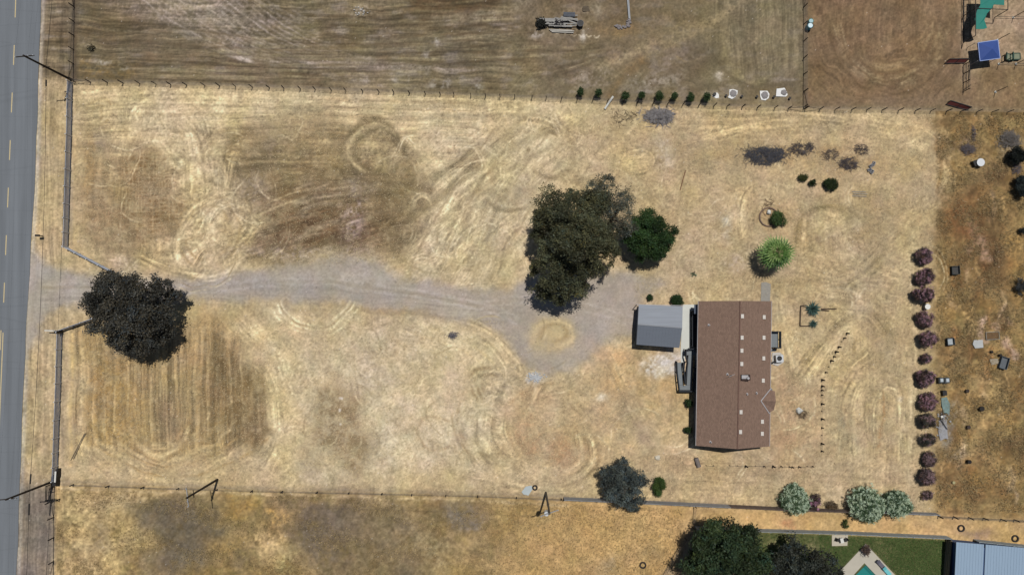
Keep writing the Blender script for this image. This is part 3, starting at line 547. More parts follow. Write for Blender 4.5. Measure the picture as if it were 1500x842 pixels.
# right of the house
swath([(1000,215),(1069,194),(1158,178),(1240,184),(1310,200),(1368,222),(1390,258),(1374,298),(1320,328),(1288,364),(1258,394)],9,(182,162,118),.45,.16,2.4,170); swath([(1040,170),(1150,166),(1260,172),(1350,188),(1398,232)],6,(186,166,120),.35,.14,2.4,171); swath([(1330,340),(1300,372),(1272,402),(1240,420)],7,(130,116,80),.45,.18,2.4,172); swath([(1345,325),(1318,352),(1296,390)],5,(188,170,124),.4,.2,2.2,173)
swath([(1088,352),(1086,312),(1096,280),(1130,268),(1166,280),(1180,300)],6,(184,164,120),.5,.16,2.2,174); swath([(1163,376),(1166,340),(1176,312),(1205,303),(1236,310),(1246,330)],4,(112,98,66),.55,.12,2,175)
for k in range(9): swath([(1172+k*6,316-abs(k-4)*1.2),(1170+k*6,346),(1168+k*6.4,374)],1.8,(188,168,122) if k % 2 else (138,120,80),.5,.1,2,176+k)
blob(1226,322,18,16,(184,168,124),.5,0,.5,tex=.4); swath([(1240,350),(1232,332),(1218,322)],4,(134,118,80),.4,.16,2,186); blob(1266,354,16,22,(134,116,80),.6,15,.5,tex=.4); arc(1262,350,24,26,20,200,3,(186,168,122),.45); blob(1284,380,12,24,(124,108,72),.5,30,.5,tex=.5); blob(1230,372,60,18,(168,150,116),.4,0,.7)
swath([(1165,556),(1185,528),(1206,500),(1236,468),(1268,462),(1292,488),(1290,522),(1258,546),(1236,590),(1230,655)],9,(150,132,90),.4,.2,2.4,190,.1); swath([(1180,560),(1205,525),(1222,496),(1248,482),(1268,490),(1270,512),(1250,530),(1222,560),(1214,600)],6,(188,170,124),.45,.18,2.2,191); swath([(1272,442),(1300,470),(1306,510),(1286,545),(1256,570),(1248,620),(1250,690)],6,(188,172,126),.45,.2,2.2,192); blob(1290,470,10,26,(122,104,66),.5,-20,.6,tex=.5)
swath([(1276,668),(1270,600),(1282,560),(1304,550),(1324,570),(1328,620),(1326,684)],4,(140,126,88),.55,.16,2,193); swath([(1284,668),(1280,604),(1290,572),(1304,564),(1316,582),(1318,680)],4,(194,178,132),.45,.2,2,194); swath([(1286,580),(1296,600),(1292,640),(1282,660)],1.8,(150,114,72),.5,.1,2,195)
blob(1232,630,7,26,(128,122,96),.6,0,.5,tex=.7); blob(1250,628,5,24,(134,126,98),.5,0,.5,tex=.7); swath([(1336,330),(1338,450),(1338,600),(1330,700)],5,(192,176,134),.4,.14,2.4,196); swath([(1140,440),(1150,500),(1162,560)],8,(178,160,116),.35,.16,2.4,197)
# north field: long pale curved lines
for k, (x0, c0_) in enumerate(((246,.6),(258,.75),(266,.5),(282,.45),(300,.7),(318,.4),(338,.5),(352,.4),(290,.4),(272,.35))): swath([(x0-20,14-k),(x0+8,44),(x0+52,68),(x0+110,88+k),(x0+150,95+k)],1.6,(156,146,132),c0_,.1,2,200+k)
for k in range(12): x0 = 220+k*16; swath([(x0,-8),(x0+22,8),(x0+52,26),(x0+84,36)],1.8,(150,140,128),.35,.1,2,215+k)
for k in range(26): y0 = 66+k*2.1; x0 = 180+rnd0.uniform(0,300); swath([(x0,y0+rnd0.uniform(-3,3)),(x0+110,y0+4),(x0+240,y0+3)],1.6,(84,72,52) if k % 2 else (134,124,92),.4,.1,2,230+k)
for k in range(20): y0 = 4+k*4.6; x0 = 420+rnd0.uniform(0,200); swath([(x0,y0),(x0+90,y0+3-k*.2),(x0+200,y0-4)],1.8,(86,72,50) if k % 3 else (138,128,96),.36,.1,2,260+k)
for k in range(9): swath([(770,60+k*7),(830,66+k*5),(890,60+k*3)],1.6,(136,124,96) if k % 2 else (92,80,60),.35,.1,2,290+k)
for k, r_ in enumerate((60,66,72,78,84,90)): arc(1306,32,r_*.95,r_,182,4,1.7,(144,126,94) if k % 2 else (102,84,60),.26)
# overall texture ---------------------------------------------------
hard = 1.0
def clampmul(a): G[:] = G*(1+a)[..., None]
psi = fbm(X/150, Y/150, 601, 2, .4); psi2 = fbm(X/110+3, Y/110, 611, 2, .4)
flow = vn(psi*95, psi2*6, 621)+.6*vn(psi*210+9, psi2*9, 631); flow2 = vn(psi2*110, psi*8, 641)
drm = sm(-sdf(DR, X+W1*.45+W3*3, Y+W2*.45+W4*3)/3)
inside = (1-north)*(1-weedy)*(1-south)*(1-.85*drm)
clampmul(flow*inside*.06*np.clip(.6+N_brk, 0, 1.2)); clampmul(flow2*inside*.025); clampmul(flow*north*.04)
mot = fbm(X/7, Y/7, 651, 4, .7); clampmul(mot*.075*(1-.4*north)*(1-.65*drm)); lay(inside*sm((mot-.42)*9)*.25, (128,112,80)); lay(inside*sm((fbm(X/18, Y/14, 661, 4, .65)-.33)*8)*.28, (146,130,96)); lay(inside*sm((fbm(X/15, Y/15, 671, 4, .65)-.35)*8)*.3, (192,174,134))
clampmul(N_big*.05); clampmul(N_mid*.06*(1-.5*drm)); clampmul(N_fine*.085*(1-.6*drm)); clampmul(N_px*.075*(1-.5*drm))
wc = fbm(X/5, Y/5, 501, 3); clampmul(wc*(weedy+sleft*.9)*.13)
G[..., 0] *= 1+.02*fbm(X/20, Y/20, 511, 3); G[..., 2] *= 1+.05*fbm(X/35, Y/35, 521, 3)
spk = (np.random.RandomState(5).rand(*X.shape) > .9993)&(N_mid > -.2); G[spk] = G[spk]*.4+col((206,200,188))*.6
spk = np.random.RandomState(6).rand(*X.shape) > .9985; G[spk] *= .72
lum = (G@np.array([.35,.45,.2],np.float32))[...,None]; G[:] = lum+(G-lum)*(.86-.02*weedy[...,None]-.06*drm[...,None]); G[:] *= (1.06-.02*north+.10*inside*(1-drm)+.04*drm+.02*south)[..., None]; G[..., 1] *= .988; G[:] *= (1+.05*north[..., None]*np.array([1.2,1.0,.8], np.float32))
np.clip(G, 8, 240, out=G)
lin = np.where(G/255 <= .04045, G/255/12.92, ((G/255+.055)/1.055)**2.4)/np.array([KR, KG, KB])
Z = N_mid*.035+N_fine*.02+N_px*.02+wc*weedy*.05+np.clip((lum[...,0]/255-.6)*.3, -.07, .04); Z = np.where(np.abs(GX) < 79, Z, 0)-.02
flat = sm((ex+3-X)/2); Z = Z*(1-flat)-.05*flat
HY = (X > 920)&(X < 1150)&(Y > 430)&(Y < 670); Z = np.where(HY, np.minimum(Z, .0), Z)
YD = (X > 1090)&(X < 1400)&(Y > 776); Z = np.where(YD, -.03, Z)
pool_hole = (np.abs(X-1268)*1.0 + 826-Y < -2); Z = np.where(pool_hole & (Y > 800), -2.2, Z)
ny, nx = X.shape; V = np.stack([GX, GY, Z], -1).reshape(-1, 3)
I = np.arange(ny*nx).reshape(ny, nx); Fq = np.stack([I[:-1,:-1], I[:-1,1:], I[1:,1:], I[1:,:-1]], -1).reshape(-1, 4)
gm = bpy.data.materials.new('dry_soil'); gm.use_nodes = True; n = gm.node_tree.nodes; l = gm.node_tree.links
b = n['Principled BSDF']; b.inputs['Roughness'].default_value = .95; b.inputs['Specular IOR Level'].default_value = .1
at = n.new('ShaderNodeAttribute'); at.attribute_name = 'tint'; tc = n.new('ShaderNodeTexCoord')
t1 = n.new('ShaderNodeTexNoise'); t1.inputs['Scale'].default_value = 2.6; t1.inputs['Detail'].default_value = 8; t1.inputs['Roughness'].default_value = .8
l.new(tc.outputs['Object'], t1.inputs['Vector'])
mr = n.new('ShaderNodeMapRange'); mr.inputs[1].default_value = .3; mr.inputs[2].default_value = .7; mr.inputs[3].default_value = .84; mr.inputs[4].default_value = 1.16
l.new(t1.outputs['Fac'], mr.inputs[0]); mx = n.new('ShaderNodeVectorMath'); mx.operation = 'SCALE'
l.new(at.outputs['Color'], mx.inputs[0]); l.new(mr.outputs[0], mx.inputs['Scale']); l.new(mx.outputs[0], b.inputs['Base Color'])
T_ = lin.reshape(-1, 3); dk = ((drm[:-1,:-1] > .5)&(X[:-1,:-1] > ex[:-1,:-1]+1)&(X[:-1,:-1] < 985)).ravel()
def part_sheet(name, sel):
    F_ = Fq[sel]; u, inv = np.unique(F_.ravel(), return_inverse=True); raw_mesh(name, V[u], 4, inv.reshape(-1, 4), gm, tint=T_[u], kind='structure')
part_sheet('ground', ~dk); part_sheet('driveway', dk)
# ------------------------------------------------------------------ road with painted lines
def road_mat():
    m = mat('worn_asphalt', (114,119,125), .9, .07, .35, stretch=(3, .35, 1)); n = m.node_tree.nodes; l = m.node_tree.links
    b = n['Principled BSDF']; src = b.inputs['Base Color'].links[0].from_socket
    tc = n.new('ShaderNodeTexCoord'); w = n.new('ShaderNodeTexNoise'); w.inputs['Scale'].default_value = 9; w.inputs['Detail'].default_value = 4
    l.new(tc.outputs['Object'], w.inputs['Vector'])
    pass
    # transverse cracks: thin dark lines sealed across the lane
    mp = n.new('ShaderNodeMapping'); mp.inputs['Scale'].default_value = (.035, .42, 1); l.new(tc.outputs['Object'], mp.inputs[0])
    vo = n.new('ShaderNodeTexVoronoi'); vo.feature = 'DISTANCE_TO_EDGE'; vo.inputs['Scale'].default_value = .55; l.new(mp.outputs[0], vo.inputs['Vector'])
    r1 = n.new('ShaderNodeMapRange'); r1.inputs[1].default_value = .0; r1.inputs[2].default_value = .018; r1.inputs[3].default_value = .93; r1.inputs[4].default_value = 1; l.new(vo.outputs['Distance'], r1.inputs[0])
    r2 = n.new('ShaderNodeMapRange'); r2.inputs[1].default_value = .3; r2.inputs[2].default_value = .7; r2.inputs[3].default_value = .95; r2.inputs[4].default_value = 1.05; l.new(w.outputs['Fac'], r2.inputs[0])
    mu = n.new('ShaderNodeMath'); mu.operation = 'MULTIPLY'; l.new(r1.outputs[0], mu.inputs[0]); l.new(r2.outputs[0], mu.inputs[1])
    mp2 = n.new('ShaderNodeMapping'); mp2.inputs['Scale'].default_value = (.75, .018, 1); l.new(tc.outputs['Object'], mp2.inputs[0]); w2 = n.new('ShaderNodeTexNoise'); w2.inputs['Scale'].default_value = 1.2; w2.inputs['Detail'].default_value = 5; l.new(mp2.outputs[0], w2.inputs['Vector'])
    r3 = n.new('ShaderNodeMapRange'); r3.inputs[1].default_value = .3; r3.inputs[2].default_value = .7; r3.inputs[3].default_value = .86; r3.inputs[4].default_value = 1.14; l.new(w2.outputs['Fac'], r3.inputs[0])
    mu2 = n.new('ShaderNodeMath'); mu2.operation = 'MULTIPLY'; l.new(mu.outputs[0], mu2.inputs[0]); l.new(r3.outputs[0], mu2.inputs[1])
    s = n.new('ShaderNodeVectorMath'); s.operation = 'SCALE'; l.new(src, s.inputs[0]); l.new(mu2.outputs[0], s.inputs['Scale']); l.new(s.outputs[0], b.inputs['Base Color'])
    return m
rd = MB(); ys = list(range(-2400, 3400, 20)); rnd = random.Random(3); vs_ = []
for y in ys:
    e = float(xE(y)); e = e if -400 < y < 1300 else (77+(-400-y)*.045 if y < 0 else 6-(y-1300)*.037)
    a = P(e+.0+rnd.uniform(-.35, .35)+.5*math.sin(y*.05), y); bpt = Vector((a.x-7.9, a.y, 0)); vs_ += [(bpt.x, bpt.y, .004), (a.x, a.y, .004)]
rd.add(vs_, [(2*i+1, 2*i, 2*i+2, 2*i+3) for i in range(len(ys)-1)]); rd.build('road', road_mat(), kind='structure')
yel = mat('road_paint_yellow', (200,182,138), .7, .2, 6)
xC = lerp_line([(-400, 40), (0, 23), (80, 20.5), (150, 17.3), (220, 14.5), (290, 11.7), (358, 8.8), (428, 6), (500, 3), (842, -11), (1300, -30)])
dm = MB()
for k in range(-6, 14):
    y0 = -3+k*69.5; y1 = y0+29; a0, a1 = P(float(xC(y0)), y0), P(float(xC(y1)), y1); w = .07
    if y0 > 480: sh = -.22
    else: sh = 0
    dm.add([(a0.x-w+sh, a0.y, .008), (a1.x-w+sh, a1.y, .008), (a1.x+w+sh, a1.y, .008), (a0.x+w+sh, a0.y, .008)], [(0,1,2,3)])
y0 = 487
while y0 < 1400:
    y1 = y0+40; a0, a1 = P(float(xC(y0))+1, y0), P(float(xC(y1))+1, y1); w = .07
    dm.add([(a0.x-w, a0.y, .008), (a1.x-w, a1.y, .008), (a1.x+w, a1.y, .008), (a0.x+w, a0.y, .008)], [(0,1,2,3)]); y0 = y1
dm.build('road_marking', yel, kind='structure')
# ------------------------------------------------------------------ buildings
def lerp3(a, b, t): return a+(b-a)*t
M_shingle = mat('brown_shingle', (135,111,97), .95, .16, 4.0)
def shingle_rows(m):
    n = m.node_tree.nodes; l = m.node_tree.links; b = n['Principled BSDF']; src = b.inputs['Base Color'].links[0].from_socket
    tc = n.new('ShaderNodeTexCoord'); mp = n.new('ShaderNodeMapping'); mp.inputs['Rotation'].default_value = (0, 0, PI/2); l.new(tc.outputs['Object'], mp.inputs[0])
    br = n.new('ShaderNodeTexBrick'); br.inputs['Scale'].default_value = 1; br.inputs['Brick Width'].default_value = .34; br.inputs['Row Height'].default_value = .14
    br.inputs['Mortar Size'].default_value = .012; br.inputs['Color1'].default_value = (.86,.86,.86,1); br.inputs['Color2'].default_value = (1.12,1.12,1.12,1); br.inputs['Mortar'].default_value = (.6,.6,.6,1)
    l.new(mp.outputs[0], br.inputs['Vector'])
    mx = n.new('ShaderNodeVectorMath'); mx.operation = 'MULTIPLY'; l.new(src, mx.inputs[0]); l.new(br.outputs['Color'], mx.inputs[1]); l.new(mx.outputs[0], b.inputs['Base Color'])
shingle_rows(M_shingle)
M_bluewall = mat('painted_siding', (96,106,122), .8, .05, 1); M_white = mat('white_paint', (214,214,208), .7, .06, 3)
M_dark = mat('dark_metal', (34,34,36), .6, .2, 3); M_glass = mat('window_glass', (40,52,66), .08, .05, 1, spec=.6)
M_deck = mat('grey_deck_boards', (122,128,132), .85, .1, 3); M_deckdark = mat('dark_rail_paint', (46,50,56), .8, .15, 2)
M_flash = mat('metal_flashing', (168,166,168), .6, .1, 2); M_vent = mat('galvanised_vent', (206,200,192), .6, .1, 4)
M_concrete = mat('concrete', (206,208,202), .9, .07, .9); M_rust = mat('rusty_metal', (110,66,48), .9, .25, 4)
EH, RH = 3.5, 5.8
hc = [P(1023.2,441,EH), P(1130.2,441,EH), P(1127.2,653.5,EH), P(1019.6,652.5,EH)]     # eave corners, clockwise from top left
NW, NE, SE, SW = hc
RN = P(1084.3,440.6,RH); RS = P(1080.3,657.5,RH)
house = thing('house', 'long single storey house with a brown shingle gable roof beside the small grey garage', 'house', ((NW+SE)/2).xy.to_3d())
def slab(mb, a, b, c_, d, th=.12):
    q = [Vector(a), Vector(b), Vector(c_), Vector(d)]; dn = Vector((0,0,-th))
    return mb.hexa([p+dn for p in q], q)
roof = slab(slab(MB(), NW, SW, RS, RN), SE, NE, RN, RS).build('roof', M_shingle, house)
rc = MB(); rc.tube([RN+Vector((0,0,.0)), RS], .09, 6); rc.build('ridge_cap', mat('ridge_shingle', (116,90,80), .95, .2, 4), roof)
def inset(p, d=.45):
    c0 = (NW+SE)/2; return Vector((p.x-math.copysign(d, p.x-c0.x), p.y-math.copysign(d, p.y-c0.y), 0))
wv = [inset(p) for p in (NW, SW, SE, NE)]; wb = MB(); wb.prism([(p.x, p.y) for p in wv], 0, EH-.16)
gt = (wv[0]+wv[3])/2; gb = (wv[1]+wv[2])/2
for g, a, b_ in ((gt, wv[0], wv[3]), (gb, wv[1], wv[2])):
    s_ = .12 if g is gb else -.12
    A = [Vector((a.x, a.y, EH-.17)), Vector((b_.x, b_.y, EH-.17)), Vector((g.x, g.y, RH-.32))]; Bv = [p+Vector((0, s_, 0)) for p in A]
    wb.add(A+Bv, [(0,1,2),(5,4,3),(0,3,4,1),(1,4,5,2),(2,5,3,0)])
wall = wb.build('wall', M_bluewall, house)
# gutters and fascia
for a, b_ in ((NW, SW), (NE, SE)):
    MB().bar(a+Vector((-.03 if a is NW else .03, 0, -.09)), b_+Vector((-.03 if a is NW else .03, 0, -.09)), .07, .13).build('gutter', M_flash, house)
def wallpt(side, t, z, out=.02):
    a, b_ = (wv[0], wv[1]) if side == 'w' else (wv[3], wv[2]); p = a+(b_-a)*t; p.z = z; p.x += -out if side == 'w' else out; return p
for side, ts in (('w', (.07,.17,.28,.62,.74,.86)), ('e', (.1,.42,.55,.8,.92))):
    for t in ts:
        p = wallpt(side, t, 2.1); fr = MB().box(p, (.08, 1.3, 1.2)).build('window', M_white, house)
        MB().box(p+Vector((-.045 if side == 'w' else .045, 0, 0)), (.012, 1.16, 1.06)).build('pane', M_glass, fr)
p = wallpt('w', .385, 1.9); dr = MB().box(p+Vector((0,0,0)), (.08,.95,2.1)).build('door', M_white, house); MB().lump(p+Vector((-.09,.36,-.05)), .045, 1, sq=(1,1,1), rough=0).build('handle', M_dark, dr)
p = wallpt('e', .235, 1.8); dr = MB().box(p, (.08,.95,2.1)).build('door', M_white, house); MB().lump(p+Vector((.09,.36,-.05)), .045, 1, sq=(1,1,1), rough=0).build('handle', M_dark, dr)
def on_roof(px, py):
    # solve height on the slope seen at that pixel
    z = 4.0
    for _ in range(12):
        q = P(px, py, z)
        t = (q.y-RN.y)/(RS.y-RN.y); rx_ = RN.x+(RS.x-RN.x)*t; wx = NW.x+(SW.x-NW.x)*t; exx = NE.x+(SE.x-NE.x)*t
        f = (q.x-wx)/(rx_-wx) if q.x < rx_ else (exx-q.x)/(exx-rx_); z = EH+(RH-EH)*max(0, min(1, f))
    return P(px, py, z)
for (x, y) in ((1087,463),(1086.5,494.3),(1086.2,513.3),(1086,532.7),(1084.9,603),(1084.2,632),(1118.8,464.3),(1118.5,494.3),(1118.2,524.5),(1117.4,557),(1116.2,617),(1116,634.6)):
    q = on_roof(x, y); MB().box(q+Vector((0,0,.07)), (.34,.5,.2)).box(q+Vector((0,0,.19)), (.40,.56,.05)).build('roof_vent', M_vent, roof)
for (x, y) in ((1038.6,476),(1041,647),(1094,577),(1107.8,575.6),(1066,548)):
    q = on_roof(x, y); MB().tube([q, q+Vector((0,0,.45))], .07, 8).disc(q+Vector((0,0,.0)), .2, .04, 10, .12).build('vent_pipe', M_flash, roof)
q = on_roof(1069.5,549); MB().tube([q, q+Vector((0,0,.9))], .03, 6).box(q+Vector((0,0,.85)), (.9,.04,.04), .4).box(q+Vector((.05,0,.7)), (.5,.04,.04), .4).build('antenna', M_flash, roof)
q = on_roof(1090.7,552.3); ch = MB().box(q+Vector((0,0,.25)), (1.25,.78,.75)).build('chimney', mat('chimney_casing', (64,50,46), .9, .2, 3), roof)
MB().box(q+Vector((-.15,.1,.66)), (.9,.5,.06)).tube([q+Vector((.25,-.05,.6)), q+Vector((.25,-.05,.95))], .18, 10).build('chimney_cap', M_flash, roof)
# small cross gable over the east porch
pa = on_roof(1114.5,586.8); pz = pa.z
g0 = P(1132,568,EH+.02); g1 = P(1127.5,605.5,EH+.02); tip = P(1136.5,587.5,pz-.1); e0 = P(1135,573,EH-.06); e1 = P(1133.8,600,EH-.06)
pr = MB(); u = Vector((0,0,.05)); g0r = on_roof(1128.5,570.5)+u; g1r = on_roof(1126.5,604.5)+u
pr.add([pa+u, g0r, e0, tip, g1r, e1, pa-u, g0r-u*3, e0-u*2, tip-u*2, g1r-u*3, e1-u*2], [(0,3,2,1),(0,4,5,3),(6,7,8,9),(6,9,11,10),(1,2,8,7),(4,10,11,5),(2,3,9,8),(3,5,11,9)])
pg = pr.build('porch_roof', M_shingle, house)
MB().bar(pa+u*1.5, on_roof(1132-2.5,568)+u*1.7, .12, .04).bar(pa+u*1.5, on_roof(1127,605.5)+u*1.7, .12, .04).build('flashing', M_flash, pg)
for e in (e0, e1):
    MB().box((e.x-.1, e.y+(-.2 if e is e0 else .2), (EH-.15)/2), (.12,.12,EH-.15)).build('porch_post', M_white, house)
cx = (e0.x+g1.x)/2; MB().box(((NE.x+e0.x)/2+.1, (e0.y+e1.y)/2, .2), (1.5, 2.6, .4)).build('porch_step', M_deck, house)
# front landing with switchback ramp (dark rails)
A_ = lambda x, y, z: P(x, y, z)
deck = thing('access_ramp', 'grey switchback wooden ramp with dark rails against the left side of the house', 'ramp', P(1004,545))
MB().prism([(p.x, p.y) for p in (A_(1003,513,.8), A_(1003,520,.8), A_(1018,520,.8), A_(1018,511,.8))], .68, .82).build('landing', M_deck, deck)
MB().prism([(p.x, p.y) for p in (A_(995,564,.4), A_(995,571,.4), A_(1013,571,.4), A_(1013,564,.4))], .28, .42).build('landing', M_deck, deck)
def ramp(x0, x1, y0, z0, xa, xb, y1, z1, name='ramp_deck'):
    a, b_, c_, d = A_(x0,y0,z0), A_(xa,y1,z1), A_(xb,y1,z1), A_(x1,y0,z0); mb = MB(); slab(mb, a, b_, c_, d, .1); mb.build(name, M_deck, deck)
ramp(1008.5,1015,520.2,.82,1006,1013,563.8,.42); ramp(991.5,998,531,.06,995,1001.5,563.8,.42)
def rail(pts, h=1.0):
    mb = MB()
    for i, (x, y, z) in enumerate(pts):
        p = P(x, y, z); mb.bar((p.x, p.y, 0), (p.x, p.y, z+h), .10)
        if i:
            q = P(*pts[i-1])
            for k in (1.0, .72, .45, .2): mb.bar(q+Vector((0,0,h*k)), p+Vector((0,0,h*k)), .08 if k < 1 else .14, .05)
            n_ = max(2, int((p-q).length/.22))
            for j in range(1, n_): r_ = q+(p-q)*j/n_; mb.bar(r_+Vector((0,0,.1)), r_+Vector((0,0,h)), .04)
    mb.build('railing', M_deckdark, deck)
rail([(1003,512,.82),(1003,520,.82),(1005.5,530,.72),(1003.5,545,.55),(1002,562,.45)]); rail([(989.5,529,.06),(990,545,.2),(992,560,.4),(993.5,572,.42),(1003,572,.42),(1014,572,.42),(1015.5,555,.5),(1017,538,.7)]); rail([(1003,512,.82),(1010,510.5,.82),(1018,510.5,.82)]); rail([(999,531,.1),(1000.5,545,.25),(1001.5,560,.4)])
# shallow porch roof on the north-west corner
nwp = thing('entry_porch', 'narrow grey porch platform along the upper left side of the house', 'porch', P(1017,480))
MB().prism([(p.x, p.y) for p in (P(1012,455,.5), P(1012,508,.5), P(1019.5,508,.5), P(1020.5,455,.5))], .0, .5).build('platform', M_deckdark, nwp)
aw = [P(1017,446,2.3), P(1016.8,459.5,2.3), P(1024,459.5,2.75), P(1024,446,2.75)]; mb = MB(); slab(mb, *aw, .06); mb.build('awning', M_bluewall, nwp)
mb = MB()
for y in (456,469,482,495,507): p = P(1012.3,y,.5); mb.bar((p.x,p.y,.5),(p.x,p.y,1.4),.08)
mb.bar(P(1012.3,456,.5)+Vector((0,0,.9)), P(1012.3,507,.5)+Vector((0,0,.9)), .1, .06).build('railing', M_deckdark, nwp)
# east back steps and condenser
bs = thing('back_porch', 'small dark railed porch deck on the right side of the house', 'porch', P(1135,497))
MB().prism([(p.x, p.y) for p in (P(1127,486,.7), P(1127,508.5,.7), P(1140,508.5,.7), P(1140,486,.7))], .55, .7).build('platform', M_deck, bs)
mb = MB()
for a, b_ in (((1128,485.5),(1140.5,485.5)), ((1140.5,485.5),(1140.5,509)), ((1140.5,509),(1134,509))):
    p, q = P(*a,.7), P(*b_,.7)
    for t in (0, .5, 1): r_ = p+(q-p)*t; mb.bar((r_.x,r_.y,0),(r_.x,r_.y,1.7),.12)
    for z in (.35,.7,1.0): mb.bar(p+Vector((0,0,z)), q+Vector((0,0,z)), .12, .07)
mb.build('railing', M_deckdark, bs)
mb = MB(); [mb.box(P(1131,511.5+i*1.6)+Vector((0,0,.28-.18*i)), (.9,.26,.12)) for i in range(2)]; mb.build('step', M_deck, bs)
ac = thing('condenser_unit', 'white air conditioning box on a pale pad beside the small railed porch', 'air conditioner', P(1139,524))
MB().prism([(p.x, p.y) for p in (P(1131,516), P(1130.5,533), P(1139,536), P(1147,531), P(1147.5,520), P(1142,516))], .02, .10).build('pad', mat('pale_gravel_pad', (190,186,180), .9, .2, 8), ac)
c0 = P(1139,524.5); ab = MB().box(c0+Vector((0,0,.55)), (1.05,1.0,.85), .1).build('casing', mat('casing_paint', (200,204,208), .6, .05, 2), ac)
MB().disc(c0+Vector((-.05,.05,.985)), .36, .05, 20).build('fan_grille', M_dark, ac); MB().tube([c0+Vector((-.6,-.5,.3)), c0+Vector((-.9,-.7,.3)), c0+Vector((-1.3,-.6,.3))], .12, 8).build('duct', M_dark, ac)
pd_ = MB().prism([(p.x, p.y) for p in (P(1000,446), P(997,513), P(998,545), P(1003,546), P(1003,515), P(1012,513), P(1022,512), P(1022,446))], -.02, .06); pd_.build('concrete_path', M_concrete, kind='structure')
MB().prism([(p.x, p.y) for p in (P(1115,414), P(1114.5,441), P(1128,441), P(1129,416), P(1122,413))], -.02, .03).build('footpath', mat('worn_path', (150,146,138), .95, .15, 3), kind='structure')
# detached garage with metal gable roof
gar = thing('garage', 'small square garage with a grey metal roof left of the brown house', 'garage', P(965,478))
GE, GR = 2.95, 3.6
ga, gb_, gc, gd = P(935.8,446.3,GE), P(1000,448.6,GE), P(995.2,509.4,GE), P(932.3,504.5,GE); gl, gr = P(934.2,475,GR), P(999.3,480.2,GR)
def metal_roof(name, c, var=.06):
    m = mat(name, c, .45, var, 1.2, metal=.0, spec=.5, stretch=(.5, 3, 1)); return m
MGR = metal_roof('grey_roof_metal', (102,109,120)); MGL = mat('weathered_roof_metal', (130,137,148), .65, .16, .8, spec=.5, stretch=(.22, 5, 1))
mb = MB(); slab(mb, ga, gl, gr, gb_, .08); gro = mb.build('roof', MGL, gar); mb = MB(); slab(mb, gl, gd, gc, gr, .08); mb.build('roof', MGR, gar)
mb = MB()
for k in range(1, 14): t = k/14; mb.bar(lerp3(gl, gr, t)+Vector((0,0,.01)), lerp3(gd, gc, t)+Vector((0,0,.01)), .035, .03)
mb.build('standing_seams', MGR, gar); MB().bar(gl+Vector((0,0,.03)), gr+Vector((0,0,.03)), .16, .04).build('ridge_cap', MGR, gar)
def ins(p, q, d): v = (Vector(q)-Vector(p)); return Vector((p.x, p.y, 0))+v.xy.to_3d().normalized()*d
gcen = (ga+gc)/2; gw = [ins(p, gcen, .35) for p in (ga, gd, gc, gb_)]; MB().prism([(p.x, p.y) for p in gw], 0, GE-.1).build('wall', M_bluewall, gar)
p = (gw[1]+gw[2])/2; MB().box(p+Vector((0,-.05,1.05)), (2.6,.06,2.0), math.atan2(gw[2].y-gw[1].y, gw[2].x-gw[1].x)).build('garage_door', M_white, gar)
MB().box(lerp3(ga, gr, .5)+Vector((0,0,.06)), (.01,.01,.01)) if False else None
MB().tube([P(964,492,2.8), P(964,492,2.8)+Vector((0,0,.35))], .05, 6).build('vent_pipe', M_flash, gar)
MB().bar(P(933,446,GE-.2), P(1000,447.5,GE-.2), .08).bar(P(933,446,0), P(933,446,GE-.2), .08).build('gutter', M_flash, gar)
# blue-roofed neighbouring shed
shed = thing('metal_shed', 'big shed with pale blue metal roofing in the lower right corner', 'shed', P(1455,840)); SH = 3.2
MBL = mat('pale_blue_roof_metal', (142,164,186), .45, .05, .6, spec=.5, stretch=(4, .4, 1))
for (x0, x1) in ((1401, 1441.5), (1444, 1530)):
    a, b_ = P(x0,793.5+(x0-1401)*.085,SH), P(x1,793.5+(x1-1401)*.085,SH); lo = P(x0-9,990,SH); ro = P(x1-9,990,SH)
    mb = MB(); slab(mb, a, lo, ro, b_, .1); rp = mb.build('roof', MBL, shed); mb = MB(); k = 0; w = (x1-x0)/4.2
    while k*4.2 < x1-x0-.5: t = k*4.2/(x1-x0); mb.bar(lerp3(a, b_, t)+Vector((0,0,.012)), lerp3(lo, ro, t)+Vector((0,0,.012)), .04, .03); k += 1
    mb.build('roof_seams', MBL, rp)
q0, q1 = P(1401,793.5,SH), P(1530,990,SH); MB().prism([(q0.x+.5,q0.y-.5),(q0.x+.2,q1.y+.5),(q1.x-.5,q1.y+.5),(q1.x-.3,q0.y-1.6)], 0, SH-.15).build('wall', mat('shed_wall_blue', (70,92,130), .8, .06, 1), shed)
# ------------------------------------------------------------------ pool corner, deck, lawn slab
deckm = mat('pool_deck_concrete', (186,180,166), .9, .07, 1)
def ring(outer, inner, z0, z1, m, name):
    mb = MB(); n_ = len(outer)
    for i in range(n_):
        j = (i+1) % n_; a, b_, c_, d = outer[i], outer[j], inner[j], inner[i]
        mb.hexa([(a.x,a.y,z0),(b_.x,b_.y,z0),(c_.x,c_.y,z0),(d.x,d.y,z0)], [(a.x,a.y,z1),(b_.x,b_.y,z1),(c_.x,c_.y,z1),(d.x,d.y,z1)])
    return mb.build(name, m, kind='structure')
po = [P(1268,796), P(1200,868), P(1200,935), P(1268,1005), P(1336,935), P(1336,868)]
pi_ = [P(1266,824), P(1228,866), P(1228,928), P(1266,972), P(1306,928), P(1306,866)]
ring(po, pi_, -.04, .05, deckm, 'pool_deck')
tealm = mat('pool_plaster', (30,128,126), .6, .05, 1)
pw = MB(); n_ = len(pi_)
for i in range(n_):
    a, b_ = pi_[i], pi_[(i+1) % n_]; pw.add([(a.x,a.y,.0),(b_.x,b_.y,.0),(b_.x,b_.y,-1.5),(a.x,a.y,-1.5)], [(0,1,2,3)])
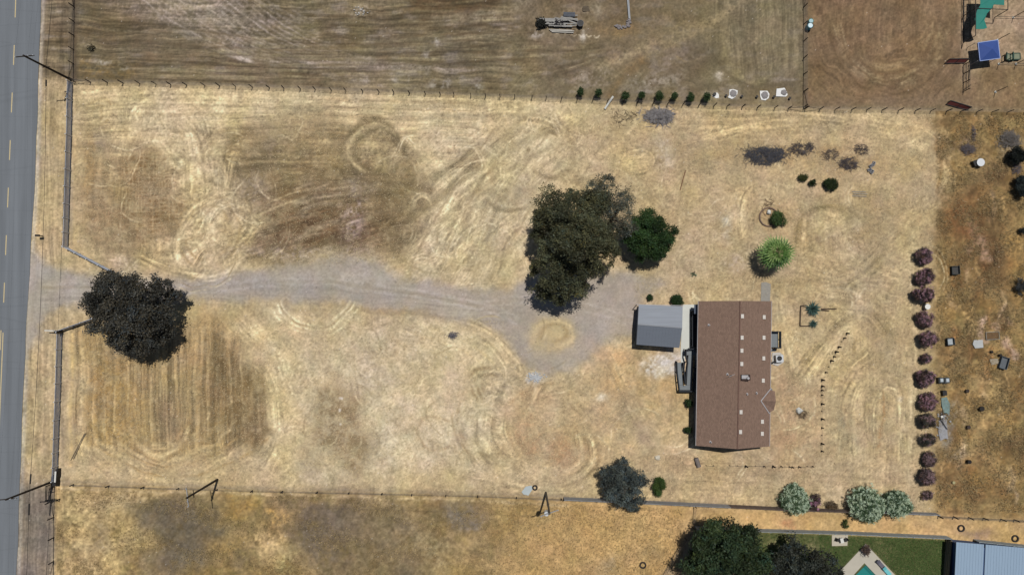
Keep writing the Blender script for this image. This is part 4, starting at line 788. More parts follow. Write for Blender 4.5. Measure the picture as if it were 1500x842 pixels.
pw.add([(p.x, p.y, -1.5) for p in pi_], [tuple(range(n_))]); pw.build('pool_basin', tealm, kind='structure')
wm = bpy.data.materials.new('pool_water'); wm.use_nodes = True; nt = wm.node_tree; b = nt.nodes['Principled BSDF']; b.inputs['Base Color'].default_value = (.03,.26,.25,1); b.inputs['Roughness'].default_value = .05
b.inputs['Transmission Weight'].default_value = .0; b.inputs['Alpha'].default_value = .45
MB().add([(p.x, p.y, -.12) for p in pi_], [tuple(range(n_))]).build('pool_water', wm, kind='structure')
# ------------------------------------------------------------------ poles and wires
M_pole = mat('creosote_pole', (44,36,30), .9, .25, 3); M_poleg = mat('weathered_pole', (88,84,76), .9, .2, 3); M_wire = mat('cable_black', (38,36,36), .7, .1, 2); M_ins = mat('insulator_grey', (190,196,204), .4, .1, 3)
def pole(base, h, label, armdir, low=None, m=M_pole, can=None, arm=1.25):
    t = thing('utility_pole', label, 'utility pole', P(*base), 'utility poles along the road and the lower fence'); b0 = P(*base)
    MB().tube([b0, b0+Vector((0,0,h))], [.17,.12], 12).build('pole', m, t)
    d = Vector((math.cos(R(armdir)), math.sin(R(armdir)), 0)); c0 = b0+Vector((0,0,h-.35))
    ca = MB().bar(c0-d*arm, c0+d*arm, .11, .13).build('crossarm', mat('arm_'+str(armdir), (150,150,150), .85, .1, 3) if m is M_poleg or base[0] > 300 else M_pole, t)
    ends = []
    for k in (-.95, -.4, .95):
        q = c0+d*arm*k+Vector((0,0,.16)); MB().disc(q-Vector((0,0,.09)), .07, .2, 8, .05).build('insulator', M_ins, ca); ends.append(q+Vector((0,0,.1)))
    if low:
        q = b0+Vector((0,0,low)); MB().bar(q-d*.5, q+d*.5, .09).build('bracket', M_pole, t)
    if can:
        q = b0+Vector((can[0], can[1], h-2.2)); MB().disc(q, .3, .95, 14).build('transformer', mat('transformer_grey', (196,202,206), .5, .05, 2), t)
    return ends, b0
p1e, p1 = pole((104,117), 11.3, 'tall dark wooden utility pole leaning into view over the road at the upper fence corner', 185, 6.2)
p2e, p2 = pole((79.5,704), 11.0, 'tall dark wooden utility pole reaching over the road at the lower left fence corner', 185, 6.0)
p3e, p3 = pole((318.5,702), 10.9, 'lone dark wooden utility pole with pale crossarm in the lower left field', 97, 8.6)
p4e, p4 = pole((799.5,721), 11.6, 'weathered utility pole with a pale transformer can beside the start of the board fence', 20, None, M_poleg, (-.35,-.35))
def wire(a, b_, sag, r, name, label, group='wires strung between the utility poles', splice=()):
    mb = MB(); pts = []
    for i in range(25):
        t = i/24; p = lerp3(Vector(a), Vector(b_), t); p.z -= sag*4*t*(1-t); pts.append(p)
    mb.tube(pts, r, 5)
    for (t0, t1) in splice:
        q = []
        for t in (t0, t1): p = lerp3(Vector(a), Vector(b_), t); p.z -= sag*4*t*(1-t)+.05; q.append(p)
        mb.tube(q, .11, 8)
    return tag(mb.build(name, M_wire), label, 'cable', group)
N0 = Vector((p1.x+3.0, p1.y+62, 0)); S0 = Vector((p2.x-3.0, p2.y-62, 0))
wire(p1+Vector((0,0,6.2)), p2+Vector((0,0,5.9)), .9, .028, 'telephone_cable', 'thick black telephone cable running beside the road between the two roadside poles', splice=((.962,.985),(.03,.045)))
wire(p1+Vector((0,0,6.2)), N0+Vector((0,0,6.2)), .9, .028, 'telephone_cable', 'thick black telephone cable leaving the upper roadside pole toward the top edge')
wire(p2+Vector((0,0,5.9)), S0+Vector((0,0,6.0)), .9, .028, 'telephone_cable', 'thick black telephone cable leaving the lower roadside pole toward the bottom edge', splice=((.03,.055),))
for i in range(3):
    nm = ('left', 'middle', 'right')[i]
    wire(p1e[2-i], p2e[2-i], 1.2, .0045, 'power_line', nm+' thin overhead power line above the road between the roadside poles'); wire(p1e[2-i], N0+(p1e[2-i]-p1), 1.2, .0045, 'power_line', nm+' thin power line from the upper roadside pole to the top edge'); wire(p2e[2-i], S0+(p2e[2-i]-p2), 1.2, .0045, 'power_line', nm+' thin power line from the lower roadside pole to the bottom edge')
wire(p2e[2], p3e[0], 1.0, .006, 'power_line', 'thin power line from the lower roadside pole to the pole in the field'); wire(p3e[0], p4e[0], 1.4, .008, 'power_line', 'thin power line along the lower fence to the transformer pole')
# ------------------------------------------------------------------ fences
M_tpost = mat('dark_fence_post', (46,38,34), .9, .2, 3); M_strand = mat('fence_wire', (104,98,92), .8, .1, 2)
def wire_fence(label, pts, spacing, h=1.35, thick=.09, strands=(.25,.5,.75,1.0), m=M_tpost, braces=True, seed=1, group='post and wire fences', sr=.006):
    rn = random.Random(seed); t = thing('wire_fence', label, 'fence', P(*pts[0]), group); pos = []
    seg = []; 
    for i in range(len(pts)-1):
        a, b_ = P(*pts[i]), P(*pts[i+1]); L = (b_-a).length; n_ = max(1, round(L/(spacing*.1)))
        for k in range(n_+(1 if i == len(pts)-2 else 0)): pos.append(a+(b_-a)*(k+(rn.uniform(-.08,.08) if 0 < k < n_ else 0))/n_)
    for i, p in enumerate(pos):
        hh = h*rn.uniform(.92,1.08); e = Vector((rn.uniform(-.05,.05), rn.uniform(-.05,.05), hh)); MB().bar(p, p+e, thick*rn.uniform(.85,1.15)).build('post', m, t)
    mb = MB()
    for s_ in strands:
        for i in range(len(pos)-1): mb.bar(pos[i]+Vector((0,0,h*s_*.95)), pos[i+1]+Vector((0,0,h*s_*.95)), sr*2)
    mb.build('strands', M_strand, t)
    if braces:
        for p, q in ((pos[0], pos[1]), (pos[-1], pos[-2])): MB().bar(p+Vector((0,0,h*.9)), q+Vector((0,0,.15)), .05).build('brace', m, t)
    return t
STR = (.08,.2,.32,.45,.6,.75,.88,1.0)
wire_fence('long post and wire fence along the upper edge of the mown field', [(110,120),(370,128),(600,137),(800,145),(1000,154),(1177,160)], 23.6, 1.55, .10, STR, seed=3)
wire_fence('post and wire fence along the lower edge of the brown paddock at upper right', [(1179,160),(1500,165),(1560,166)], 23.6, 1.55, .10, STR, seed=4)
wire_fence('upright post and wire fence dividing the upper field from the brown paddock', [(1177.5,-14),(1177.5,157)], 23.4, 1.5, .10, STR, seed=5)
wire_fence('post and wire fence running from the upper left corner down to the roadside pole', [(109,-12),(107.5,117)], 22.5, 1.45, .10, STR, seed=6)
wire_fence('thin post and wire fence between the mown field and the patchy lower field', [(108,709),(160,711),(370,718),(560,722),(700,725.5),(822,730)], 51, 1.0, .13, (.3,.6,.9), seed=7, braces=False)
wire_fence('dark wire fence going down from the lower roadside pole to the bottom edge', [(80.5,712),(79,757),(79,850)], 30, 1.5, .12, STR, seed=8)
wire_fence('post and wire fence at the lower right below the weedy lot', [(1374,755),(1510,762)], 23, 1.3, .13, STR, seed=9, braces=False)
wire_fence('leaning wire fence slanting down beside the large round tree at the bottom', [(1017,740),(1014,771),(992,803),(967,848)], 24, 1.6, .08, STR, seed=10, braces=False)
M_infill = mat('galvanised_mesh', (146,158,184), .5, .1, 2); M_rail = mat('grey_pipe_rail', (158,164,176), .5, .1, 1.5); M_railp = mat('pale_rail_post', (205,207,210), .6, .1, 2)
def pipe_fence(label, pts, spacing, name='rail_fence', cat='fence', h=1.5, wood=.07, group='grey pipe rail fences by the road'):
    t = thing(name, label, cat, P(*pts[0]), group); pos = []
    for i in range(len(pts)-1):
        a, b_ = P(*pts[i]), P(*pts[i+1]); n_ = max(1, round((b_-a).length/(spacing*.1)))
        for k in range(n_+(1 if i == len(pts)-2 else 0)): pos.append(a+(b_-a)*k/n_)
    for p in pos: MB().tube([p+Vector((0,.0,0)), p+Vector((0,0,h+.3))], .075, 8).build('post', M_railp, t)
    for j, z in enumerate((.35,.65,.95,1.22,1.5)):
        z = z*h/1.5; mb = MB()
        for i in range(len(pos)-1): mb.bar(pos[i]+Vector((0,0,z)), pos[i+1]+Vector((0,0,z)), wood, .07)
        mb.build('rail', M_rail, t)
    mb = MB()
    for i in range(len(pos)-1):
        for k in range(1, 12): q = pos[i]+(pos[i+1]-pos[i])*k/12; mb.bar(q+Vector((0,0,.1)), q+Vector((0,0,h)), .016)
        for z in (.1,.2,.3,.4,.5,.6,.7,.8,.9): mb.bar(pos[i]+Vector((0,0,z*h)), pos[i+1]+Vector((0,0,z*h)), .018)
    mb.build('mesh_infill', M_infill, t); return t
pipe_fence('long grey pipe rail fence along the verge from the upper pole to the driveway gate', [(107,122),(105.5,200),(102.5,300),(100.5,362)], 23.3)
pipe_fence('grey pipe gate standing open above the driveway mouth, angled to the dark tree', [(101,363),(168,398)], 17, 'pipe_gate', 'gate', 1.4)
pipe_fence('grey pipe gate standing open below the driveway mouth, touching the dark tree', [(91,484),(142,466)], 18, 'pipe_gate', 'gate', 1.2)
pipe_fence('long grey pipe rail fence along the verge from the driveway down to the lower pole', [(92,486),(90,560),(87,640),(85,702)], 23.0)
gp = P(91,486); t = thing('gate_pillar', 'dark square gate pillar with a white bar pointing at the road', 'pillar', gp); MB().box(gp+Vector((0,0,.85)), (.4,.4,1.7)).build('pillar', M_dark, t); MB().bar(gp+Vector((-1.8,.25,1.3)), gp+Vector((-.2,.2,1.3)), .14, .12).build('bar', M_white, t)
lp = P(81,697); t = thing('meter_post', 'white upright cabinet post beside dark boxes at the lower roadside pole', 'post', lp); MB().bar(P(81.5,690,1.3), P(80.5,706,1.3), .22, .1).bar(P(81,698), P(81,698,1.3), .12).build('white_board', M_white, t); MB().box(lp+Vector((.5,-.4,.6)), (.5,1.5,1.2)).box(lp+Vector((.75,.6,.5)), (.25,1.2,1.0)).build('cabinet', M_dark, t)
t = thing('stock_chute', 'dark square pipe frame below the lower roadside pole', 'frame', P(76,722)); mb = MB()
for a, b_ in (((75,709),(74,731)), ((74,729),(88,730)), ((75,709),(80,707)), ((74,735),(81,729))): 
    for z in (.5,1.0,1.3): mb.bar(P(*a)+Vector((0,0,z)), P(*b_)+Vector((0,0,z)), .07)
for a in ((75,709),(74,731),(88,730),(74,735)): mb.bar(P(*a), P(*a)+Vector((0,0,1.4)), .1)
mb.build('frame', M_dark, t)
def board_fence(label, pts, h, m, panel=24, group='solid board fences', cap=None):
    t = thing('board_fence', label, 'fence', P(*pts[0]), group); rn = random.Random(len(pts)+int(pts[0][0]))
    for i in range(len(pts)-1):
        a, b_ = P(*pts[i]), P(*pts[i+1]); L = (b_-a).length; n_ = max(1, round(L/(panel*.1)))
        for k in range(n_):
            p, q = a+(b_-a)*k/n_, a+(b_-a)*(k+1)/n_; hh = h+rn.uniform(-.04,.04); d = (q-p).normalized(); nrm = Vector((-d.y,d.x,0)); mb = MB(); nb = 12
            for j in range(nb):
                u0, u1 = p+(q-p)*(j+.04)/nb, p+(q-p)*(j+.96)/nb; z1 = hh+rn.uniform(-.015,.015); o_ = rn.uniform(-.012,.012)
                mb.bar((u0+u1)/2+nrm*o_+Vector((0,0,.04)), (u0+u1)/2+nrm*o_+Vector((0,0,z1)), .05, .001) if False else mb.box(((u0.x+u1.x)/2+nrm.x*o_, (u0.y+u1.y)/2+nrm.y*o_, z1/2+.02), ((u1-u0).length, .03, z1-.04), math.atan2(d.y, d.x))
            lean = rn.uniform(-.02,.02)
            for z in (.35, h*.55, h-.2): mb.box(((p.x+q.x)/2-nrm.x*.06, (p.y+q.y)/2-nrm.y*.06, z), ((q-p).length-.12, .05, .09), math.atan2(d.y, d.x))
            mb.build('fence_panel', m, t); MB().box((p.x-nrm.x*.05, p.y-nrm.y*.05, (hh+.08)/2), (.1,.1,hh+.08)).build('post', m, t)
    return t
M_bf = mat('silvered_boards', (158,160,164), .9, .1, 1.5); M_bf2 = mat('weathered_brown_boards', (112,98,92), .9, .15, 1.5); M_bf3 = mat('pale_grey_boards', (158,168,172), .9, .07, 1.5)
board_fence('silvery board fence passing behind the blue grey tree at the lower edge of the yard', [(826,727.5),(900,730.5),(985,734.5),(1066,738.5)], 1.9, M_bf)
board_fence('brown weathered board fence continuing behind the round flowering shrubs', [(1067,738.5),(1150,742.5),(1260,746)], 1.8, M_bf2)
board_fence('short pale board fence ending at the weedy lot, right of the flowering shrubs', [(1261,746),(1310,748),(1370,750.5)], 1.5, M_bf)
board_fence('pale grey board fence along the top of the green lawn by the pool', [(1018,770),(1100,773.5),(1240,777.5),(1330,781.5),(1386,784)], 1.7, M_bf3)
board_fence('pale board fence between the blue roofed shed and the dry strip', [(1426,789),(1500,797),(1550,802)], 1.5, M_bf3)
board_fence('narrow tan board fence on the right side of the lawn', [(1386,787),(1381,850)], 1.5, mat('tan_boards', (150,136,114), .9, .12, 2), 22)
# little rustic fence of short posts round the house garden
M_stake = mat('dark_stake', (40,34,30), .9, .2, 3)
def stake_fence(label, pts, h=.75):
    rn = random.Random(int(pts[0][0])); t = thing('stake_fence', label, 'fence', P(*pts[0]), 'low stake fences around the house garden')
    for i, p in enumerate(pts): b0 = P(*p); k_ = rn.choice((.5,.8,1,1.3)); MB().tube([b0, b0+Vector((.03,0,h*k_))], [.11*k_,.07*k_], 7).build('stake', M_stake, t)
    mb = MB()
    for i in range(len(pts)-1):
        a, b_ = P(*pts[i]), P(*pts[i+1])
        if (a-b_).length < 2.2: mb.bar(a+Vector((0,0,h*.5)), b_+Vector((0,0,h*.5)), .02)
    mb.build('rail', M_strand, t)
stake_fence('low dark stake fence running diagonally right of the house', [(1240,488),(1236,495),(1232,500),(1228,508),(1224,515),(1221,522),(1217,528),(1213,537),(1209,545)])
stake_fence('low dark stake fence standing upright right of the house', [(1204,556),(1203.8,565),(1203.6,571),(1203.5,578),(1203.4,591),(1203.3,602),(1203.5,613),(1203.5,626),(1203.3,637),(1203.2,649),(1203.2,660)])
stake_fence('low broken stake fence running sideways below the house', [(1034,681),(1045,681.5),(1068,681),(1080,681.5),(1092,682),(1106,681.5),(1119,682.3),(1132,682.3),(1144,682.5),(1156,683),(1160,683.5),(1170,683),(1182,682.5),(1190,682.5)])
# ------------------------------------------------------------------ vegetation
def leaf_cloud(blobs, dens, leaf, seed, base, var=.28, hue=.08, clump=.45, fill=.5, up=.3, squash=.45, puffs=True):
    """blobs: (x, y, z, rx, ry, rz). Leaf faces in clumps, clumps in puffs spread over each lobe of the crown; returns verts, tints"""
    rs = np.random.RandomState(seed); Vs = []; Ts = []; sub = []
    for (x, y, z, rx, ry, rz) in blobs:
        R0 = (rx+ry)/2
        if puffs and R0 > .7:
            n_ = int(10+7*min(R0, 4)); dd = rs.normal(size=(n_, 3)); dd[:, 2] = np.abs(dd[:, 2])*.8-.15; dd /= np.linalg.norm(dd, axis=1)[:, None]
            for q in dd:
                f = rs.uniform(.55, 1.06); s = rs.uniform(.17, .37); tt = 1+var*.85*rs.normal()
                sub.append((x+q[0]*f*rx, y+q[1]*f*ry, z+q[2]*f*rz, rx*s, ry*s, max(rz*s, .2), tt, 1.0))
            sub.append((x, y, z-rz*.1, rx*.6, ry*.6, rz*.6, .9, .36))
        else: sub.append((x, y, z, rx, ry, rz, 1., 1.6))
    for (x, y, z, rx, ry, rz, tt, dm_) in sub:
        nc = max(3, int(dens*dm_*(rx*ry+rx*rz+ry*rz)/3*4)); d = rs.normal(size=(nc, 3)); d /= np.linalg.norm(d, axis=1)[:, None]
        d[:, 2] = np.where(rs.rand(nc) < .6, np.abs(d[:, 2]), d[:, 2])
        rr = (1-(1-rs.rand(nc)**fill)*.75)*(1+.12*rs.normal(size=nc)); c_ = np.array([x, y, z])+d*rr[:, None]*np.array([rx, ry, rz])
        c_[:, 2] = np.maximum(c_[:, 2], .12)
        k = 22; tone = tt*(1+var*.6*rs.normal(size=nc)); cs_ = min(clump, (rx+ry)*.3); p = np.repeat(c_, k, 0)+rs.normal(size=(nc*k, 3))*cs_*np.array([1,1,.7]); p[:, 2] = np.maximum(p[:, 2], .04)
        tn = np.repeat(tone, k)*(1+var*.28*rs.normal(size=nc*k)); hs = np.repeat(rs.normal(size=nc), k)*hue
        N = len(p); nrm = rs.normal(size=(N, 3)); nrm[:, 2] = np.abs(nrm[:, 2])+up; nrm /= np.linalg.norm(nrm, axis=1)[:, None]
        a = np.cross(nrm, rs.normal(size=(N, 3))); a /= np.linalg.norm(a, axis=1)[:, None]; b_ = np.cross(nrm, a)
        s = leaf*(.55+.9*rs.rand(N))[:, None]; a = a*s; b_ = b_*s*squash
        q = np.stack([p-a, p-b_*.9+a*.1, p+a, p+b_*.9+a*.1], 1); Vs.append(q.reshape(-1, 3))
        t = np.clip(tn, .35, 1.9)[:, None]*np.array(base)[None]; t = t*np.stack([1+hs, 1+hs*.2, 1-hs], 1); Ts.append(np.repeat(np.clip(t, .004, .8), 4, 0))
    V = np.concatenate(Vs); T = np.concatenate(Ts); return V, T
def cloud_obj(name, blobs, dens, leaf, seed, base, parent, **k):
    V, T = leaf_cloud(blobs, dens, leaf, seed, base, **k); o = wloc(parent); V = V-np.array([o.x, o.y, 0]); F = np.arange(len(V)).reshape(-1, 4)
    return raw_mesh(name, V, 4, F, LEAF, parent, T)
def pb(px, py, z, r, ry=None, rz=None):
    """crown blob seen at px,py with pixel radii, centre height z"""
    p = P(px, py, z); s = .1*(CAM_H-z)/CAM_H; return (p.x, p.y, z, r*s, (ry or r)*s, rz if rz else r*s*.8)
M_bark = mat('grey_bark', (92,80,68), .95, .25, 4, bump=.4); M_bark2 = mat('dark_bark', (62,54,46), .95, .25, 4, bump=.4)
def tree(name, label, base, blobs, dens, leaf, col_, seed, trunk_r=.35, bark=M_bark, cat='tree', group=None, limbs=True, **k):
    b0 = P(*base); t = thing(name, label, cat, b0, group); rn = random.Random(seed)
    top = sum((Vector(b[:3]) for b in blobs), Vector((0,0,0)))/len(blobs); fork = Vector((b0.x*.8+top.x*.2, b0.y*.8+top.y*.2, top.z*.4))
    mb = MB(); mb.tube([b0-Vector((0,0,.1)), b0+Vector((0,0,.3)), lerp3(b0, fork, .6), fork], [trunk_r*1.5, trunk_r*1.1, trunk_r*.95, trunk_r*.85], 10)
    if limbs:
        for b in blobs:
            c_ = Vector(b[:3]); m_ = lerp3(fork, c_, .5)+Vector((rn.uniform(-.3,.3), rn.uniform(-.3,.3), .3)); mb.tube([fork-Vector((0,0,.2)), m_, c_], [trunk_r*.5, trunk_r*.32, trunk_r*.14], 6)
            for j in range(5):
                d = Vector((rn.gauss(0,1), rn.gauss(0,1), rn.gauss(.3,.7))).normalized(); e = c_+Vector((d.x*b[3], d.y*b[4], d.z*b[5]))*.85; mb.tube([m_, lerp3(m_, e, .55)+Vector((0,0,.15)), e], [trunk_r*.2, trunk_r*.12, .02], 5)
    mb.build('trunk', bark, t, smooth=True); cloud_obj('crown', blobs, dens, leaf, seed, col_, t, **k); return t
# dark spreading tree over the driveway entrance
tree('shade_tree', 'large very dark leafy tree over the mouth of the driveway', (203,460),
     [pb(172,430,6.6,31,26,2.2), pb(205,428,7.2,28,22,2.0), pb(150,448,6,22,22,1.8), pb(170,475,6.4,34,26,2.2), pb(203,468,7,32,28,2.4), pb(220,492,5,20,20,1.8), pb(210,505,4.2,15,11,1.3), pb(240,424,5.4,18,12,1.3), pb(256,434,4.8,10,10,.9), pb(236,455,5.2,16,20,1.5), pb(246,484,4.4,10,12,.9), pb(160,408,5.5,16,10,1.2), pb(137,438,5,12,10,1.0), pb(195,505,4.6,24,14,1.4)],
     5.6, .15, (.052,.051,.043), 11, .5, M_bark2, 'tree', 'large broadleaf trees', var=.32, hue=.12, clump=.30, squash=.5)
# eucalyptus clump
tree('eucalyptus_tree', 'huge olive brown eucalyptus with ragged crown left of the rounder green tree', (842,372),
     [pb(838,315,12,34,30,3.0), pb(812,300,10,24,20,2.2), pb(868,300,10,22,20,2.2), pb(800,330,9,18,16,1.8), pb(850,350,13,36,30,3.2), pb(815,365,10,26,24,2.6), pb(808,400,9,22,26,2.4), pb(838,405,8.4,26,26,2.2), pb(860,385,8.5,22,22,2.0), pb(880,345,10,24,26,2.4), pb(893,370,7.5,14,18,1.6), pb(788,345,7,11,12,1.2), pb(783,392,6,9,10,1), pb(800,425,5,18,14,1.2), pb(822,435,5,15,12,1.2), pb(852,425,5.5,14,13,1.1), pb(792,318,7,10,12,1.2), pb(845,288,8.5,16,10,1.3)],
     4.8, .16, (.066,.070,.038), 12, .6, M_bark, 'tree', 'large broadleaf trees', var=.34, hue=.10, clump=.28, squash=.36)
tree('eucalyptus_tree', 'thin see-through grey green eucalyptus rising above and right of the huge olive one', (893,330),
     [pb(885,270,8,16,14,1.6), pb(895,290,9,20,18,1.8), pb(912,292,7,18,14,1.5), pb(905,315,8,24,20,1.8), pb(880,300,9,16,18,1.6), pb(918,330,6,14,20,1.4), pb(870,275,6,12,10,1.2)],
     1.9, .13, (.088,.094,.074), 13, .35, M_bark, 'tree', 'large broadleaf trees', var=.35, hue=.12, clump=.38, squash=.32)
tree('round_green_tree', 'compact bright dark green round tree right of the eucalyptus clump', (946,347),
     [pb(950,346,4.6,28,28,2.8), pb(932,338,4,20,22,2.0), pb(968,348,4,20,22,2.0), pb(952,322,3.8,20,14,1.6), pb(948,369,3.6,24,14,1.5)],
     10.0, .12, (.026,.056,.017), 14, .3, M_bark2, 'tree', 'large broadleaf trees', var=.3, hue=.12, clump=.2, squash=.5)
tree('blue_grey_tree', 'blue grey spiky looking tree overhanging the silvery board fence', (910,700),
     [pb(914,708,5,24,26,2.2), pb(900,692,4.2,17,14,1.6), pb(932,700,4.2,16,14,1.5), pb(905,726,4,18,14,1.5), pb(930,726,4,15,13,1.3), pb(914,680,3.5,12,9,1.2), pb(893,710,3.4,12,14,1.2), pb(925,742,3,9,7,.9)],
     5.4, .15, (.062,.078,.076), 15, .3, M_bark, 'tree', 'large broadleaf trees', var=.42, hue=.08, clump=.2, squash=.3)
tree('round_green_tree', 'big dark green domed tree cut by the bottom edge of the picture', (1050,800),
     [pb(1063,800,6.5,42,34,3.6), pb(1035,800,5.6,24,26,2.4), pb(1095,810,5.6,26,30,2.6), pb(1060,775,5,26,14,2.0), pb(1060,835,6,46,26,3.2), pb(1020,822,4,16,22,1.8), pb(1088,783,4.6,18,12,1.6), pb(1075,862,5,40,20,2.6)],
     4.8, .16, (.030,.050,.022), 16, .45, M_bark2, 'tree', 'large broadleaf trees', var=.34, hue=.15, clump=.3, squash=.5)
tree('shade_tree', 'dull grey green loose tree between the bottom domed tree and the pool', (1168,822),
     [pb(1180,825,5,30,22,2.2), pb(1150,820,4.6,22,20,1.8), pb(1160,802,4.2,16,10,1.3), pb(1205,825,4.2,20,16,1.5), pb(1186,842,4.8,34,18,2.0), pb(1218,842,4,16,12,1.3), pb(1140,842,4.5,22,16,1.8), pb(1160,788,3,5,9,.7)],
     2.6, .17, (.034,.040,.032), 17, .35, M_bark2, 'tree', 'large broadleaf trees', var=.34, hue=.12, clump=.34, squash=.45)
# ---- shrubs
def shrub(name, label, px, py, r, h, colr, seed, group, ry=None, leaf=.09, dens=22, flower=None, fden=8, cat='shrub', fleaf=.07, **k):
    z = h*.5; b0 = P(px, py, z); b0.z = 0; t = thing(name, label, cat, b0, group); rn = random.Random(seed); R_ = r*.1; RY = (ry or r)*.1
    mb = MB()
    for j in range(7):
        a = rn.uniform(0, 6.28); e = b0+Vector((math.cos(a)*R_*.6, math.sin(a)*RY*.6, h*.75)); mb.tube([b0, lerp3(b0, e, .5)+Vector((0,0,.1)), e], [.04,.03,.015], 5)
    mb.build('stems', M_bark, t)
    bl = [(b0.x, b0.y, z, R_*.82, RY*.82, h*.5)]
    if R_ > .9:
        for j in range(5): a = rn.uniform(0, 6.28); q = rn.uniform(.35,.6); bl.append((b0.x+math.cos(a)*R_*q, b0.y+math.sin(a)*RY*q, z*rn.uniform(.8,1.15), R_*.42, RY*.42, h*.36))
    cloud_obj('foliage', bl, dens, leaf, seed, colr, t, clump=min(.14, R_*.16), **k)
    if flower is not None: cloud_obj('blossom', [(b[0], b[1], b[2]+.04, b[3]*1.04, b[4]*1.04, b[5]*1.04) for b in bl], fden, fleaf, seed+500, flower, t, clump=.09, fill=.25, up=.8, squash=.8, var=.15, hue=.03, puffs=False)
    return t
pos_ = [(1352.5,375,15.5),(1353,404,14.5),(1353,430,15),(1355,467,14.5),(1358,497,15),(1356,525,9.5),(1355.5,554,15),(1358,587.5,14.5),(1358,616,13.5),(1357.5,644,12.5),(1360,671.5,12),(1358,698,13),(1358,725,9.5)]
pl = ['topmost purple leaved shrub of the row on the edge of the weedy lot', 'second purple leaved shrub from the top of the long row', 'third purple leaved shrub from the top, just above the white drum', 'fourth purple shrub of the row, just below the white drum', 'fifth purple shrub of the row, level with the junk cart', 'small sixth purple shrub in the middle of the row', 'seventh purple shrub, touching the dark boxes with white lids', 'eighth purple shrub, reddest one at the top of the debris strip', 'ninth shrub of the row, greenish purple, beside the debris strip', 'tenth shrub of the row, the greenest one at the foot of the debris strip', 'third purple shrub from the bottom of the row', 'second purple shrub from the bottom of the row', 'smallest bottom purple shrub closing the row']
for i, ((x, y, r), lb) in enumerate(zip(pos_, pl)):
    gcol = (.062,.056,.046) if i in (8, 9) else (.085,.060,.056)
    shrub('purple_shrub', lb, x, y, r*(.84+.1*((i*7)%5)/4), r*(.13+.02*(i%3)), gcol, 300+i, 'purple shrubs in the long row', leaf=.075, dens=26, ry=r*(.80+.13*((i*5)%4)/3), flower=(.28,.165,.20) if i < 8 else (.23,.155,.165), fden=8 if i not in (8,9) else 4, hue=.18, var=.35, fleaf=.055)
shrub('oleander_bush', 'white flowering round bush left of the pink one on the board fence', 1163.5,731.5,22.5,2.8,(.055,.098,.046),330,'white flowering bushes on the board fence', leaf=.085, dens=26, flower=(.44,.54,.40), fden=16, fleaf=.05, puffs=False)
shrub('oleander_bush', 'largest white flowering bush, in the middle of the fence line', 1267,737,28,3.1,(.055,.098,.046),331,'white flowering bushes on the board fence', leaf=.085, dens=26, flower=(.44,.54,.40), fden=16, fleaf=.05, puffs=False)
shrub('oleander_bush', 'white flowering bush at the right, joined to the largest one', 1314,739,20.5,2.6,(.055,.098,.05),332,'white flowering bushes on the board fence', leaf=.085, dens=26, flower=(.44,.54,.40), fden=16, fleaf=.05, puffs=False)
shrub('oleander_bush', 'small pink flowering bush tucked beside the left white one', 1193.5,735,9,2.0,(.075,.052,.05),333,'pink flowering bush', ry=12.5, leaf=.08, flower=(.42,.22,.32), fden=5, fleaf=.05)
shrub('green_bush', 'bright small green bush right of the blue grey tree', 965.5,712,10,2.0,(.05,.085,.022),340,None, ry=13)
shrub('green_bush', 'neat dark round bush at the upper right corner of the garage', 992,441,9.5,1.5,(.018,.042,.014),341,None, dens=30)
shrub('green_bush', 'tiny dark bush above the middle of the garage roof', 952,435.5,5,.9,(.022,.045,.016),342,None, dens=30)
shrub('green_bush', 'upper dark bush in the shade of the left wall of the house', 1008.5,590,6.5,1.3,(.02,.042,.014),343,None, dens=28)
shrub('green_bush', 'lower dark bush in the shade of the left wall of the house', 1007.5,629.5,6,1.3,(.02,.042,.014),344,None, dens=28)
shrub('green_bush', 'bright green bush growing inside the ringed bed above the palm', 1141,320.5,11.5,1.6,(.05,.088,.026),345,None)
shrub('green_bush', 'left low yellow green bush of the three below the brush piles', 1175,260,9,1.0,(.05,.062,.02),346,None, ry=6); shrub('green_bush', 'smallest dark bush between its two neighbours below the brush piles', 1191,267.5,6,.9,(.02,.034,.012),347,None, ry=5); shrub('green_bush', 'right dark green bush of the three below the brush piles', 1217,270.5,10.5,1.3,(.022,.036,.012),348,None)
shrub('dark_shrub', 'blackish shrub on the right edge beside the upper brush heap', 1489,228,12,2.4,(.012,.016,.014),350,None, dens=26); shrub('dark_shrub', 'bluish dark shrub at the right edge below the blackish one', 1498,272,12,2.2,(.026,.036,.036),351,None, ry=16); shrub('dark_shrub', 'faint grey shrub on the right edge level with the palm', 1498,338,5,1.2,(.05,.055,.05),352,None)
shrub('dark_shrub', 'grey blue shrub on the right edge above the bare pink soil', 1497,421,9,1.5,(.05,.056,.06),353,None, ry=13)
shrub('small_weed', 'green weed patch growing against the pool lawn fence', 1238,767,5,.8,(.05,.075,.022),354,None, ry=9, dens=14); shrub('small_weed', 'brown dry bush beside the largest white flowering bush', 1218,740,10,.9,(.11,.08,.05),355,None, ry=7, dens=8)
shrub('small_weed', 'pale blue green weed in the dry yard above the garage', 1017,400,5.5,.35,(.13,.18,.12),356,None, dens=7); shrub('small_weed', 'lone dark weed tuft in the upper left field', 133,71,7,.5,(.055,.05,.03),357,None, dens=9); shrub('dark_shrub', 'brown round planted shrub at the tip of the pool deck', 1268.5,805,8,1.2,(.10,.07,.06),358,None, dens=20)
SAP = [(850,134,5),(877,136,5.2),(916,141,6),(940,140,5.6),(966,141,6.6),(988,141.5,5),(1012,142.5,6.2),(1035.5,142,6)]
